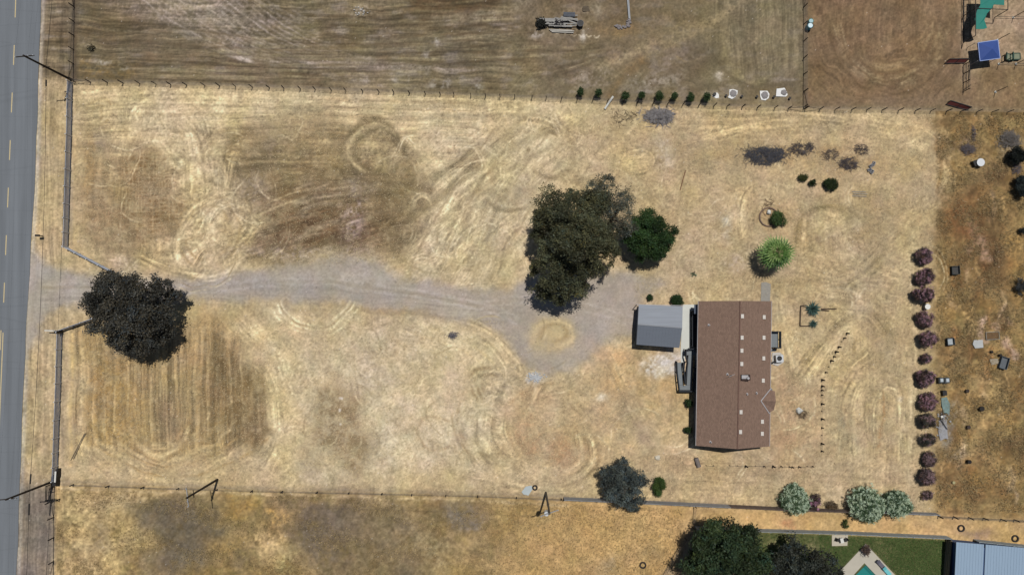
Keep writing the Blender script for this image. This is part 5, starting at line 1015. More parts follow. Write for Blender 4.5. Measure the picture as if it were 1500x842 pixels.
sl_ = ['first sapling at the left end of the fence row', 'second sapling of the row, left of the white pipe', 'third sapling of the row, right of the white pipe', 'fourth sapling of the fence row', 'fifth and bushiest sapling of the fence row', 'sixth and slimmest sapling of the fence row', 'seventh sapling of the fence row', 'eighth sapling, next to the small white sheet']
for i, ((x, y, r), lb) in enumerate(zip(SAP, sl_)):
    h = 1.9; q = P(x, y, h*.6); b0 = Vector((q.x, q.y, 0)); t = thing('sapling', lb, 'tree', b0, 'young trees planted along the upper fence'); MB().tube([b0, b0+Vector((0,0,h*.7))], [.04,.025], 6).build('trunk', M_bark, t)
    cloud_obj('crown', [(b0.x, b0.y, h*.6, r*.085, r*.10, .65)], 34, .075, 380+i, (.032,.058,.020), t, clump=.10)
# fan palm
pm = P(1137,371,4.2); pm0 = Vector((pm.x, pm.y, 0)); palm = thing('fan_palm', 'bright green fan palm casting a dark round shadow', 'palm', pm0)
tb = MB(); tb.tube([pm0, pm0+Vector((0,0,.5)), pm0+Vector((0,0,3.9))], [.42,.32,.28], 12)
for k in range(16): z = .5+k*.21; tb.torus(pm0+Vector((0,0,z)), .31, .035, 12, 4)
tb.build('trunk', M_bark, palm)
palmcols = [mat('palm_green_%s' % a, c_, .5, .2, 3) for a, c_ in (('light', (132,160,92)), ('mid', (92,128,62)), ('deep', (54,86,40)))]
rn = random.Random(8); top = pm0+Vector((0,0,4.1))
for k in range(34):
    az = k*2.39996; el = 1.5-1.95*(k/34)**.9; L = (1.55+.4*rn.random())*(.55+.45*min(1, k/10)); d = Vector((math.cos(az)*math.cos(el), math.sin(az)*math.cos(el), math.sin(el)))
    hub = top+d*L*.75+Vector((0,0,-.12*(k/34))); side = d.cross(Vector((0,0,1))).normalized(); upv = side.cross(d).normalized(); mb = MB(); mb.tube([top, lerp3(top, hub, .5)+upv*.06, hub], [.035,.028,.02], 5)
    nb = 11
    for j in range(nb):
        a = (j/(nb-1)-.5)*R(215); bd = (d*math.cos(a)+side*math.sin(a)).normalized(); bl = (1.55-.35*abs(a)/2)*rn.uniform(.9,1.1); w = .085
        perp = bd.cross(upv).normalized(); m1 = hub+bd*bl*.5+upv*.05; e = hub+bd*bl-upv*.22-Vector((0,0,.12))
        mb.add([hub, m1-perp*w, e, m1+perp*w, m1+upv*.03], [(0,1,4),(1,2,4),(2,3,4),(3,0,4)])
    mb.build('frond', palmcols[0 if rn.random() < .45 else (1 if rn.random() < .6 else 2)], palm)
# agaves
def agave(label, px, py, r, seed, n=46):
    rn = random.Random(seed); c0 = P(px, py, .5); c0.z = 0; mb = MB()
    for k in range(n):
        az = k*2.39996+rn.uniform(-.1,.1); el = R(80-72*(k/n)); L = r*.1*rn.uniform(.85,1.1); d = Vector((math.cos(az)*math.cos(el), math.sin(az)*math.cos(el), math.sin(el)+.1)); s_ = d.cross(Vector((0,0,1))).normalized()*.085*r/12
        u_ = s_.normalized().cross(d)*.03; a = c0+Vector((0,0,.15)); m1 = a+d*L*.45; e = a+d*L+Vector((0,0,-.1)); mb.add([a-s_*.8, m1-s_*1.2, e, m1+s_*1.2, a+s_*.8, m1+u_*2.2], [(0,1,5),(1,2,5),(2,3,5),(3,4,5),(4,0,5)])
    return tag(mb.build('agave_plant', mat('agave_'+str(seed), (78,104,96), .55, .3, 4)), label, 'agave', 'spiky blue green agaves right of the house')
agave('large spiky blue green agave at the top of its edged bed', 1191,452.5,13.5,21); agave('smaller spiky agave below the large one', 1192,474,8.5,22, 34)
t = thing('garden_edging', 'dark timber edging around the left of the spiky agaves', 'edging', P(1173,463)); mb = MB()
for a, b_ in (((1172.5,448),(1171.5,477)), ((1171.5,477),(1186,477.5)), ((1172.5,448),(1180,447)), ((1203,452.5),(1225,452)), ((1203,454),(1214,455))): mb.bar(P(*a)+Vector((0,0,.1)), P(*b_)+Vector((0,0,.1)), .13, .2)
mb.build('timber', mat('old_timber', (82,68,56), .9, .2, 4), t)
# ------------------------------------------------------------------ brush, wood and rubble heaps
def sticks(name, label, px, py, rx, ry, n, L, h, c_, seed, rad=.025, cat='brush pile', group='heaps of cut branches', m=None):
    rn = random.Random(seed); c0 = P(px, py); mb = MB()
    for k in range(n):
        a = rn.uniform(0, 6.28); q = math.sqrt(rn.random())*(.9+.1*math.sin(a*3+seed)+.1*math.sin(a*8+seed*2))*(1.45 if rn.random() < .14 else 1); x = c0.x+math.cos(a)*q*rx*.1; y = c0.y+math.sin(a)*q*ry*.1; z = .03+h*max(0, 1-q*q)*rn.random(); d = rn.gauss(0, .9) if rn.random() < .6 else rn.uniform(0, 3.14)
        l_ = L*rn.uniform(.35,1); e = Vector((math.cos(d)*l_/2, math.sin(d)*l_/2, rn.uniform(-.12,.16))); p = Vector((x, y, z)); r_ = rad*rn.uniform(.5,1.6)
        mb.tube([p-e, p+Vector((rn.uniform(-.06,.06), rn.uniform(-.06,.06), .03)), p+e], [r_, r_*.8, r_*.35], 4, cap=False)
    return tag(mb.build(name, m or mat('branches_'+str(seed), c_, .95, .35, 1.5)), label, cat, group)
sticks('brush_pile', 'pale grey heap of bleached branches below the fence saplings', 966,171,23,12,420,1.5,.8,(150,146,146),31,.032)
sticks('brush_pile', 'long dark blue grey heap of brush in the upper right of the yard', 1121,228,34,14,900,1.1,.7,(88,88,94),32,.022)
sticks('brush_pile', 'loose scatter of dark brush just right of the long heap', 1170,219,16,10,170,1.0,.35,(98,90,88),33); sticks('brush_pile', 'small brush tangle beside the loose scatter', 1186,215,6,6,60,.8,.3,(90,84,84),34)
sticks('brush_pile', 'brush heap holding a pale stone left of the cinder blocks', 1243,240,14,10,200,1.1,.4,(92,84,84),35); sticks('brush_pile', 'thin brush scatter above the stony heap', 1262,220,12,8,90,.9,.3,(100,90,86),36); sticks('brush_pile', 'thin strewn branches left of the stony heap', 1216,226,14,9,90,.9,.25,(110,98,90),37)
sticks('brush_pile', 'grey brush pad with a stem pointing up in the weedy lot', 1418,219,11,8,260,.8,.45,(112,104,106),38,.02); sticks('brush_pile', 'thin upright wisp of branches above the grey pad', 1426,196,3,11,60,.7,.25,(112,104,108),39); sticks('brush_pile', 'large round heap of grey twigs at the upper right edge', 1478,205,16,13,480,1.0,.8,(124,118,114),40,.022); sticks('brush_pile', 'small mixed twig heap under the right edge shrub', 1489,247,7,9,110,.8,.4,(110,102,104),41)
sticks('brush_pile', 'small grey heap of sticks in the lower middle of the mown field', 663,491,8,5,90,.8,.3,(116,112,118),42); sticks('brush_pile', 'flat tangle of twigs beside the bed under the white box', 1174,606,9,7,90,.9,.2,(110,94,76),43,.015)
sticks('brush_pile', 'scattered dead stems around the ringed bed', 1122,300,10,16,40,1.3,.2,(110,88,70),44,.02); sticks('brush_pile', 'scattered dark twigs left of the bleached branch heap', 915,172,20,12,70,.8,.15,(96,84,70),45,.018)
M_plank = mat('grey_planks', (150,148,144), .9, .2, 2); M_board2 = mat('pale_planks', (176,172,164), .9, .15, 2)
def planks(name, label, items, cat='lumber', m=M_plank, group=None, z=.06, w=.14, h=.08):
    mb = MB()
    for i, (x0, y0, x1, y1) in enumerate(items): mb.bar(P(x0,y0)+Vector((0,0,z+.012*(i % 7))), P(x1,y1)+Vector((0,0,z+.012*((i*3) % 5))), w, h)
    return tag(mb.build(name, m), label, cat, group)
rn = random.Random(77)
planks('lumber_pile', 'untidy grey pile of planks and posts between dark clutter in the upper field', [(789+rn.uniform(-3,30), 28+i*.9+rn.uniform(-1,1), 822+rn.uniform(-8,24), 28+i*.9+rn.uniform(-2,2)) for i in range(15)]+[(820+rn.uniform(0,14), 24+i, 846, 26+i+rn.uniform(-2,4)) for i in range(9)], z=.35)
planks('lumber_pile', 'neat stack of dark boards above the untidy plank pile', [(825,20.5+i*1.3,842,21.0+i*1.3) for i in range(5)], m=mat('dark_boards', (92,96,104), .9, .2, 2), z=.5, w=.11); planks('lumber_pile', 'three long pale poles lying below the untidy plank pile', [(804,44,838,45.5),(806,46,841,46.5),(808,47.6,840,48.8)], m=M_board2, z=.15, w=.13)
sticks('clutter_heap', 'blackish heap of scrap at the left end of the plank pile', 793,35,8,7,240,.9,.9,(36,36,32),46,.06, 'scrap heap', None); sticks('clutter_heap', 'dark jumble of scrap in the middle of the plank pile', 817,35,13,6,220,.9,.6,(52,50,54),47,.05, 'scrap heap', None)
bc = P(849.5,37); t = thing('stock_drum', 'black open drum at the right end of the plank pile', 'drum', bc); MB().disc(bc, .46, .8, 20).build('drum', M_dark, t); MB().torus(bc+Vector((0,0,.8)), .45, .04, 24, 6).build('rim', mat('drum_rim', (90,92,98), .6, .1, 2), t)
planks('wood_pallet', 'small wooden pallet lying alone above the plank pile', [(853,12.5,863,12),(853,14.5,863.5,14),(853.5,16.5,864,15.8),(854,10.5,862,10)], 'pallet', mat('brown_wood', (112,100,84), .9, .2, 3))
t = P(919.5,-10); tag(MB().tube([P(918,-12)+Vector((0,0,.15)), P(921.3,28)+Vector((0,0,.15))], .10, 8).tube([P(919.8,-12)+Vector((0,0,.12)), P(923,30)+Vector((0,0,.12))], .06, 8).build('irrigation_pipe', mat('alu_pipe', (170,174,178), .4, .1, 2)), 'long pale irrigation pipe entering from the top edge', 'pipe')
rn = random.Random(9)
def rubble(name, label, pts, r, c_, seed, group=None, cat='rubble', zz=.6):
    rn = random.Random(seed); mb = MB()
    for (x, y) in pts: mb.lump(P(x, y)+Vector((0,0,r*.25)), r*rn.uniform(.6,1.25), rn.random(), 7, 4, (1, rn.uniform(.6,1), zz), .3)
    return tag(mb.build(name, mat('stone_'+str(seed), c_, .95, .25, 4)), label, cat, group)
rubble('rubble_heap', 'curved line of grey scrap and stones at the foot of the irrigation pipe', [(901+i*1.7, 38.5+2.6*math.sin(i*.28)+rn.uniform(-2,2)) for i in range(13)]+[(920+rn.uniform(-2,3), 33+rn.uniform(-4,5)) for i in range(8)], .22, (134,128,128), 51)
rubble('rubble_heap', 'pale crushed stone patch below the turnaround island', [(783+rn.gauss(0,5), 552+rn.gauss(0,3.6)) for i in range(90)], .15, (182,184,186), 52); rubble('rubble_heap', 'pale stones scattered along the debris strip by the shrubs', [(1380+rn.gauss(0,4), 622+rn.gauss(0,12)) for i in range(60)], .17, (158,158,160), 53)
rubble('rubble_heap', 'white rock clumps in the top middle of the upper field', [(530+rn.gauss(0,5), 17+rn.gauss(0,3)) for i in range(22)], .12, (186,182,176), 54)
# white sheets with gravel, buckets
M_sheet = mat('white_sheet', (228,228,226), .7, .05, 1); M_gravel = mat('grey_gravel', (140,136,136), .95, .3, 9)
def sheet(label, pts, hp, hr, seed):
    c0 = P(*hp); t = thing('ground_sheet', label, 'tarp', c0, 'white sheets laid by the upper fence'); q = [P(*p) for p in pts]; MB().prism([(p.x, p.y) for p in q][::-1], .02, .06).build('sheet', M_sheet, t)
    if hr:
        g = MB().lump(c0+Vector((0,0,.05)), hr*.1, seed, 18, 6, (1,1,.35), .12).build('gravel_heap', M_gravel); tag(g, 'grey gravel mound on the '+label.split(',')[0].replace(' nearest', ' lying nearest'), 'gravel', 'gravel mounds on white sheets')
sheet('smallest white sheet, next to the last sapling', [(1043,141),(1045.5,137),(1050.5,136),(1053,139),(1053,143.5),(1049,144.5)], (1048,140), 0, 1); MB_ = P(1046,139); b_ = MB().disc(MB_, .2, .4, 12, .24).build('plant_pot', M_dark); tag(b_, 'black pot standing on the smallest white sheet', 'pot')
sheet('ragged white sheet, second from the left', [(1068.5,131.5),(1074,131),(1080.5,133),(1080,138),(1077,142.5),(1072,145.5),(1066,143),(1068,140)], (1073.8,137.5), 5.2, 2)
sheet('rounded square white sheet, third from the left', [(1113,133.5),(1124,133.5),(1127,138),(1126,144),(1121,147.5),(1115,146.5),(1113.5,142)], (1120,140), 5.4, 3)
sheet('large white sheet nearest the paddock fence', [(1137.5,130.5),(1149,129),(1152.5,135),(1153.5,139.5),(1151,142),(1136.5,141.5)], (1148,136), 4.6, 4)
for i, (x, y) in enumerate(((1063,141),(1086,142),(1108,142.5),(1133,142.7),(1156,144.7))):
    c0 = P(x, y); t = thing('planting_bucket', ('small black bucket left of the ragged white sheet','small black bucket right of the ragged white sheet','small black bucket left of the rounded white sheet','small black bucket right of the rounded white sheet','small black bucket nearest the paddock fence')[i], 'bucket', c0, 'black buckets in line along the upper fence')
    MB().disc(c0, .13, .34, 12, .17).build('bucket', M_dark, t); MB().torus(c0+Vector((0,0,.34)), .17, .02, 14, 5).build('rim', M_dark, t)
tag(MB().tube([P(885.8,160)+Vector((0,0,.1)), P(891.5,151.5)+Vector((0,0,.35)), P(897.5,143)+Vector((0,0,.6))], .16, 8).build('white_pipe', M_white), 'white plastic pipe lying across the upper fence between saplings', 'pipe')
# ------------------------------------------------------------------ top right play area
M_red = mat('dark_red_panel', (112,58,54), .8, .15, 3); M_teal = mat('teal_tarp', (36,124,112), .7, .12, 1.2); M_blue = mat('blue_canopy_cloth', (58,84,150), .7, .06, 1)
fr = thing('shade_structure', 'tall dark pipe structure under torn teal netting at the top edge', 'shade frame', P(1434,20)); mb = MB(); FH = 3.1; cs = [(1411,-20),(1457,-20),(1411,24),(1457,26),(1411,63)]
for (x, y) in cs: MB().tube([P(x,y), P(x,y)+Vector((0,0,FH))], .055, 8).build('post', M_dark, fr)
for a, b_ in (((1411,-20),(1411,63)), ((1457,-20),(1457,26)), ((1411,24),(1457,26)), ((1411,-20),(1457,-20))): mb.bar(P(*a)+Vector((0,0,FH)), P(*b_)+Vector((0,0,FH)), .08)
for z in (.15,): mb.bar(P(1411,-20)+Vector((0,0,z)), P(1411,63)+Vector((0,0,z)), .1)
mb.build('top_rail', M_dark, fr); mb = MB()
for y in range(-18, 63, 9): mb.bar(P(1412.5,y)+Vector((0,0,.25)), P(1419.5,y+.5)+Vector((0,0,.25)), .05)
mb.bar(P(1419.5,-20)+Vector((0,0,.25)), P(1419.5,58)+Vector((0,0,.25)), .08).build('side_ladder', M_poleg, fr)
tp = [(1436,-14),(1471.5,-14),(1471,8),(1456,7),(1453,13),(1446,20),(1442,30),(1446,41),(1441,43),(1430,43),(1428,28),(1431,16),(1436,8)]
tp3 = [P(x, y, 2.95+.12*math.sin(i*1.7)) for i, (x, y) in enumerate(tp)]; cen = sum(tp3, Vector())/len(tp3); n_ = len(tp3); mb = MB(); mb.add(tp3+[p-Vector((0,0,.03)) for p in tp3], [tuple(range(n_))[::-1], tuple(range(n_, 2*n_))]+[(i, (i+1) % n_, n_+(i+1) % n_, n_+i) for i in range(n_)]).build('torn_tarp', M_teal, fr)
cy = thing('canopy_tent', 'square blue pop-up canopy with white edges', 'canopy', P(1446,76)); cc = [P(1432.6,63,2.1), P(1461.8,58.8,2.1), P(1464.9,85.6,2.1), P(1435.6,89.6,2.1)]; ap = sum(cc, Vector())/4+Vector((0,0,.85))
mb = MB(); mb.add(cc+[ap], [(1,0,4),(2,1,4),(3,2,4),(0,3,4)])
for i in range(4): a, b_ = cc[i], cc[(i+1) % 4]; mb.add([a, b_, b_-Vector((0,0,.28)), a-Vector((0,0,.28))], [(0,1,2,3)])
mb.build('canopy_cloth', M_blue, cy); mb = MB()
for i in range(4): mb.bar(cc[i]+Vector((0,0,.01)), cc[(i+1) % 4]+Vector((0,0,.01)), .09, .03)
mb.build('white_trim', mat('white_trim', (150,170,214), .7, .05, 2), cy)
for p in cc: MB().tube([(p.x*.995, p.y, 0), (p.x*.995, p.y, 2.1)], .04, 6).build('leg', M_flash, cy)
def panel(label, a, b_, c_, e):
    t = thing('stall_panel', label, 'panel', P(*a), 'dark red metal stall panels'); q = [P(*a,.12), P(*b_,.12), P(*c_,.8), P(*e,.8)]; mb = MB(); slab(mb, *q, .05).build('sheet', M_red, t)
    mb = MB(); [mb.bar(q[i], q[(i+1) % 4], .09) for i in range(4)]; mb.bar((q[0]+q[1])/2, (q[2]+q[3])/2, .08)
    for p in q[2:]: mb.bar((p.x, p.y, 0), p, .07)
    mb.build('frame', M_dark, t)
panel('dark red sloping panel left of the blue canopy', (1384,93), (1413,92.5), (1420,86), (1392,86.5)); panel('dark red sloping panel at the paddock fence corner', (1386,153), (1416,161), (1424,157), (1393,147.5))
t = thing('pen_fence', 'dark pipe pen panel running down from the red panel by the canopy', 'fence', P(1412,95)); mb = MB(); 
for z in (.3,.7,1.1,1.5): mb.bar(P(1412,95)+Vector((0,0,z)), P(1412,134)+Vector((0,0,z)), .06)
mb.bar(P(1412,128)+Vector((0,0,1.5)), P(1421,125.5)+Vector((0,0,.1)), .07).bar(P(1412,98)+Vector((0,0,1.5)), P(1418,122)+Vector((0,0,.1)), .04).build('rail', M_dark, t)
for y in (95,108,121,134): MB().bar(P(1412,y), P(1412,y)+Vector((0,0,1.6)), .09).build('post', M_dark, t)
for i, (x, y, lb) in enumerate(((1461,59,'tall lone dark pole just above the blue canopy'),(1458,135,'tall lone dark pole low in the sandy yard'),(1463,94,'tall dark pole at the right of the blue canopy'),(1488,94,'tall dark pole at the far right beyond the green chairs'),(1484,26,'tall dark pole on the right edge above the sand'))):
    b0 = P(x, y); t = thing('steel_post', lb, 'post', b0, 'tall thin steel posts in the sandy yard'); MB().tube([b0, b0+Vector((0,0,2.9))], .05, 8).build('post', M_dark, t); MB().disc(b0, .16, .08, 10).build('base', M_concrete, t)
tag(MB().bar(P(1463,94)+Vector((0,0,.4)), P(1510,95)+Vector((0,0,.4)), .06).bar(P(1458,26)+Vector((0,0,.4)), P(1510,27)+Vector((0,0,.4)), .05).build('rail_fence', M_poleg), 'low pair of rails crossing the sandy yard to the right edge', 'rail')
def lchair(label, x, y, rz):
    c0 = P(x, y); t = thing('lounge_chair', label, 'chair', c0, 'green framed chairs by the canopy'); m = Matrix.Rotation(rz, 3, 'Z'); f = lambda v: c0+m@Vector(v); mb = MB()
    for a, b_ in (((-.45,-.6,.35),(.45,-.6,.35)), ((.45,-.6,.35),(.45,.5,.35)), ((.45,.5,.35),(-.45,.5,.35)), ((-.45,.5,.35),(-.45,-.6,.35)), ((-.45,.5,.35),(-.45,.8,1.0)), ((.45,.5,.35),(.45,.8,1.0)), ((-.45,.8,1.0),(.45,.8,1.0))): mb.bar(f(a), f(b_), .12)
    mb.build('frame', mat('green_frame_'+str(x), (26,66,56), .6, .1, 2), t); q = MB(); slab(q, f((-.4,-.55,.37)), f((.4,-.55,.37)), f((.4,.45,.37)), f((-.4,.45,.37)), .03); q.build('seat', mat('sling_'+str(x), (128,134,112), .8, .1, 3), t)
    for a in ((-.45,-.6),(.45,-.6),(.45,.5),(-.45,.5)): MB().bar(f((a[0],a[1],0)), f((a[0],a[1],.35)), .06).build('leg', M_dark, t)
lchair('left green framed lounge chair beside the canopy', 1476.5,85,1.5); lchair('right green framed lounge chair beside the canopy', 1486,84,1.6)
c0 = P(1184,40); t = thing('feed_drum', 'large light blue drum with a white lid on the dividing fence', 'drum', c0); MB().disc(c0+Vector((-.05,-.1,0)), .42, .95, 20).build('drum', mat('blue_plastic', (60,150,170), .4, .05, 2), t); MB().disc(c0+Vector((-.05,-.1,.95)), .33, .06, 20).build('lid', mat('pale_lid', (206,226,232), .4, .04, 2), t); MB().torus(c0+Vector((-.05,-.1,.95)), .42, .04, 22, 6).build('rim', M_dark, t)
c0 = P(1186,33); t = thing('feed_drum', 'smaller pale drum just above the light blue drum', 'drum', c0); MB().disc(c0, .34, .6, 18).build('drum', mat('pale_blue_plastic', (150,186,196), .4, .05, 2), t); MB().torus(c0+Vector((0,0,.6)), .33, .035, 20, 6).build('rim', M_teal, t)
# ------------------------------------------------------------------ tyres, mailbox, yard junk
M_tyre = mat('tyre_rubber', (52,48,46), .9, .15, 6)
for (x, y, r, lb) in ((783.5,713.7,.30,'small old tyre beside the pale blue plate by the fence'),(941.5,827,.40,'old tyre lying alone near the bottom edge'),(1407.5,773,.42,'dark tyre lying on the dry strip above the blue shed'),(1486.5,788,.42,'tyre at the right end of the dry strip')):
    o = MB().torus(P(x,y)+Vector((0,0,.11)), r, .12, 28, 10).build('old_tyre', M_tyre, smooth=True); tag(o, lb, 'tyre', 'old tyres lying on the ground')
q = [P(*p) for p in ((764,720),(770,712),(779,710.5),(780,716),(774,725),(767,723.5))]; tag(MB().prism([(p.x, p.y) for p in q][::-1], .02, .09).build('metal_plate', mat('pale_blue_sheet', (176,186,188), .6, .08, 1)), 'pale blue sheet lying by the small tyre at the lower fence', 'sheet')
mbp = P(63,346); t = thing('mailbox', 'black mailbox on a post at the road edge', 'mailbox', mbp); MB().bar(mbp, mbp+Vector((0,0,1.05)), .12).build('post', M_dark, t); bx = MB().box(mbp+Vector((-.1,0,1.2)), (.6,.28,.28)).build('box', M_dark, t)
def crate(label, px, py, sx, sy, h, rz, c_, name='crate', cat='crate', inner=(70,70,70)):
    c0 = P(px, py); t = thing(name, label, cat, c0); m = Matrix.Rotation(rz, 3, 'Z'); mb = MB()
    for (a, b__, u, w) in ((-sx/2,0,.06,sy), (sx/2,0,.06,sy), (0,-sy/2,sx,.06), (0,sy/2,sx,.06)):
        for z in (h*.2, h*.55, h*.9): v = m@Vector((a, b__, 0)); mb.box(c0+v+Vector((0,0,z)), (u, w, h*.24), rz)
    mb.build('sides', mat(name+'_side_'+str(px), c_, .85, .15, 3), t); MB().box(c0+Vector((0,0,h*.35)), (sx-.1, sy-.1, .05), rz).build('bottom', mat(name+'_in_'+str(px), inner, .9, .15, 3), t); return t
crate('dark square crate sitting in the weeds right of the second purple shrub', 1397.5,396,1.1,1.2,.55,.05,(62,68,68)); crate('open grey pallet frame lying beyond the pale slab', 1453.5,491.5,1.9,1.1,.15,.06,(150,150,144),'pallet_frame','pallet',(110,86,60))
crate('small box cart with pale top level with the fifth purple shrub', 1390,500,1.0,1.0,.6,.1,(66,76,82),'box_cart','cart',(168,176,182)); crate('dark leaning crate stack near the two small black pots', 1468,531,1.1,1.7,.6,-.3,(92,100,106),'crate_stack','crate',(96,102,108))
tag(MB().prism([(p.x, p.y) for p in (P(1426,498),P(1439,497.5),P(1440,509),P(1428,510),P(1424.5,504))][::-1], .02, .1).build('pale_slab', mat('pale_slab', (180,182,182), .9, .08, 1.5)), 'pale concrete slab lying left of the grey pallet frame', 'slab'); tag(MB().prism([(p.x, p.y) for p in (P(1449,526),P(1461,525),P(1463,532),P(1452,534.5))][::-1], .02, .09).build('pale_slab', mat('pale_slab_tan', (160,150,132), .9, .1, 1.5)), 'tan slab lying beside the leaning crate stack', 'slab')
for (x, y, r, h, c_, lb) in ((1451,515,.16,.4,(34,32,32),'left one of two tiny black pots by the tan slab'),(1463.5,520,.18,.4,(34,32,32),'right one of two tiny black pots by the tan slab'),(1436,598,.34,.45,(40,36,34),'dark round pot alone in the weeds right of the debris'),(1417,625,.26,.4,(66,54,48),'brown pot in the weeds right of the debris strip'),(1415,572,.24,.4,(60,50,44),'small dark pot above the weedy middle'),(1417,675,.27,.6,(32,30,30),'black upright pot low in the weedy lot'),(1396,706,.2,.25,(168,160,120),'pale straw coloured bowl at the bottom of the weedy lot')):
    c0 = P(x, y); o = thing('plant_pot', lb, 'pot', c0, 'pots left in the weedy lot'); mm = mat('pot_%d' % x, c_, .8, .1, 3); MB().disc(c0, r*.8, h, 14, r).build('pot', mm, o); MB().torus(c0+Vector((0,0,h)), r, .03, 16, 5).build('rim', mm, o)
c0 = P(1354.5,449); t = thing('steel_drum', 'white topped drum between the third and fourth purple shrubs', 'drum', c0); MB().disc(c0, .42, .85, 18).build('drum', mat('drum_side', (110,112,112), .6, .1, 2), t); MB().disc(c0+Vector((0,0,.85)), .4, .03, 18).build('lid', mat('drum_lid', (226,226,222), .6, .05, 2), t)
c0 = P(1431,240); t = thing('satellite_dish', 'white round dish with a dark shadowed side in the weedy lot', 'dish', c0); MB().tube([c0, c0+Vector((0,0,.8))], .05, 8).build('mast', M_dark, t); MB().disc(c0+Vector((.05,.05,.75)), .2, .15, 20, .58).build('dish', mat('dish_white', (212,216,220), .5, .05, 2), t); MB().box(c0+Vector((-.5,0,.35)), (.7,.8,.7), .4).build('dark_box', M_dark, t)
for i, (x, y, rz, lb) in enumerate(((1275.5,243,.6,'upper grey cinder block of the little stack right of the brush'),(1279,240,1.2,'right grey cinder block of the little stack'),(1273,249,.3,'lowest grey cinder block leaning out of the stack'),(1276.5,252,1.0,'small grey cinder block at the foot of the stack'))):
    c0 = P(x, y); mb = MB(); m = Matrix.Rotation(rz, 3, 'Z')
    for (a, b__, u, w) in ((-.26,0,.06,.34),(.26,0,.06,.34),(0,0,.06,.34),(0,-.17,.58,.06),(0,.17,.58,.06)): mb.box(c0+m@Vector((a, b__, .14)), (u, w, .28), rz)
    tag(mb.build('cinder_block', mat('cinder_%d' % i, (158,160,166), .95, .15, 6)), lb, 'block', 'grey cinder blocks right of the brush heaps')
t = thing('lidded_bin', 'dark boxes with white lids right of the seventh purple shrub', 'bin', P(1378,556))
for x, c_ in ((1375.5,(40,44,46)), (1384,(60,66,70))): c0 = P(x,556.5); MB().box(c0+Vector((0,0,.3)), (.75,.8,.6), .05).build('box', mat('bin_%d' % x, c_, .6, .1, 2), t); MB().box(c0+Vector((.08,.05,.62)), (.42,.5,.05), .05).build('lid', mat('bin_lid_%d' % x, (180,190,196), .6, .05, 2), t)
t = thing('junk_strip', 'strip of grey debris with a teal sheet beside the lower purple shrubs', 'junk', P(1381,600)); q = [P(*p) for p in ((1378,583),(1386,581),(1391,592),(1390,606),(1382,604),(1379,594))]; MB().prism([(p.x, p.y) for p in q][::-1], .03, .14).build('teal_sheet', mat('faded_teal_sheet', (118,140,138), .8, .2, 3), t)
MB().bar(P(1375,612)+Vector((0,0,.3)), P(1386,628)+Vector((0,0,.3)), .08).bar(P(1376,608)+Vector((0,0,.25)), P(1385,604)+Vector((0,0,.3)), .07).bar(P(1379,600)+Vector((0,0,.3)), P(1380,622)+Vector((0,0,.3)), .06).build('dark_bars', M_dark, t); MB().box(P(1381,575)+Vector((0,0,.3)), (.6,.7,.6), .1).build('dark_box', M_dark, t); MB().box(P(1377.5,609.5)+Vector((0,0,.35)), (.3,.3,.2), .3).build('white_box', M_white, t)
MB().prism([(p.x, p.y) for p in (P(1376,616),P(1386,614),P(1388,640),P(1377,645),P(1374,632))][::-1], .03, .1).build('grey_sheet', mat('faded_grey_sheet', (150,150,154), .85, .3, 4), t)
rubble('field_stone', 'pale rock on the bare ground left of the diagonal stake fence', [(1171,601)], .5, (196,196,190), 61, None, 'rock'); rubble('field_stone', 'single pale stone between the board fence and blue grey tree', [(963,670)], .32, (206,198,180), 62, None, 'rock')
t = thing('rolled_mat', 'grey bundle lying under the lower left corner of the house', 'bundle', P(1021.5,676)); MB().tube([P(1019,670)+Vector((0,0,.25)), P(1023.5,683)+Vector((0,0,.25))], .32, 10).build('bundle', mat('grey_cloth', (120,112,108), .9, .2, 3), t); MB().bar(P(1017.5,669)+Vector((0,0,.3)), P(1019,681)+Vector((0,0,.3)), .08).build('dark_pole', M_dark, t)
planks('long_board', 'pair of thin grey boards lying in the lower left furrows', [(124,635,104,674),(126,634,108,672)], m=mat('old_grey_board', (120,108,90), .9, .2, 2), w=.10); planks('dead_stake', 'thin reddish stake lying near the house yard tracks', [(1004,250,996,279)], 'stick', M_rust, w=.09); planks('long_board', 'pale rails lying flat near the upper right bushes', [(1248,281,1268,281.5),(1250,284,1270,284.5),(1248,287,1269,288)], m=M_plank, w=.08)
tag(MB().torus(P(1126,318)+Vector((0,0,.1)), 1.35, .11, 40, 8).build('bed_ring', mat('ring_edging', (124,104,90), .9, .2, 3), smooth=True), 'round raised edging of the planting bed above the palm', 'edging'); tag(MB().lump(P(1125.5,311)+Vector((0,0,.3)), .3, 4, sq=(1,1,.8)).build('field_stone', M_white), 'white stone inside the ringed bed above the palm', 'rock')
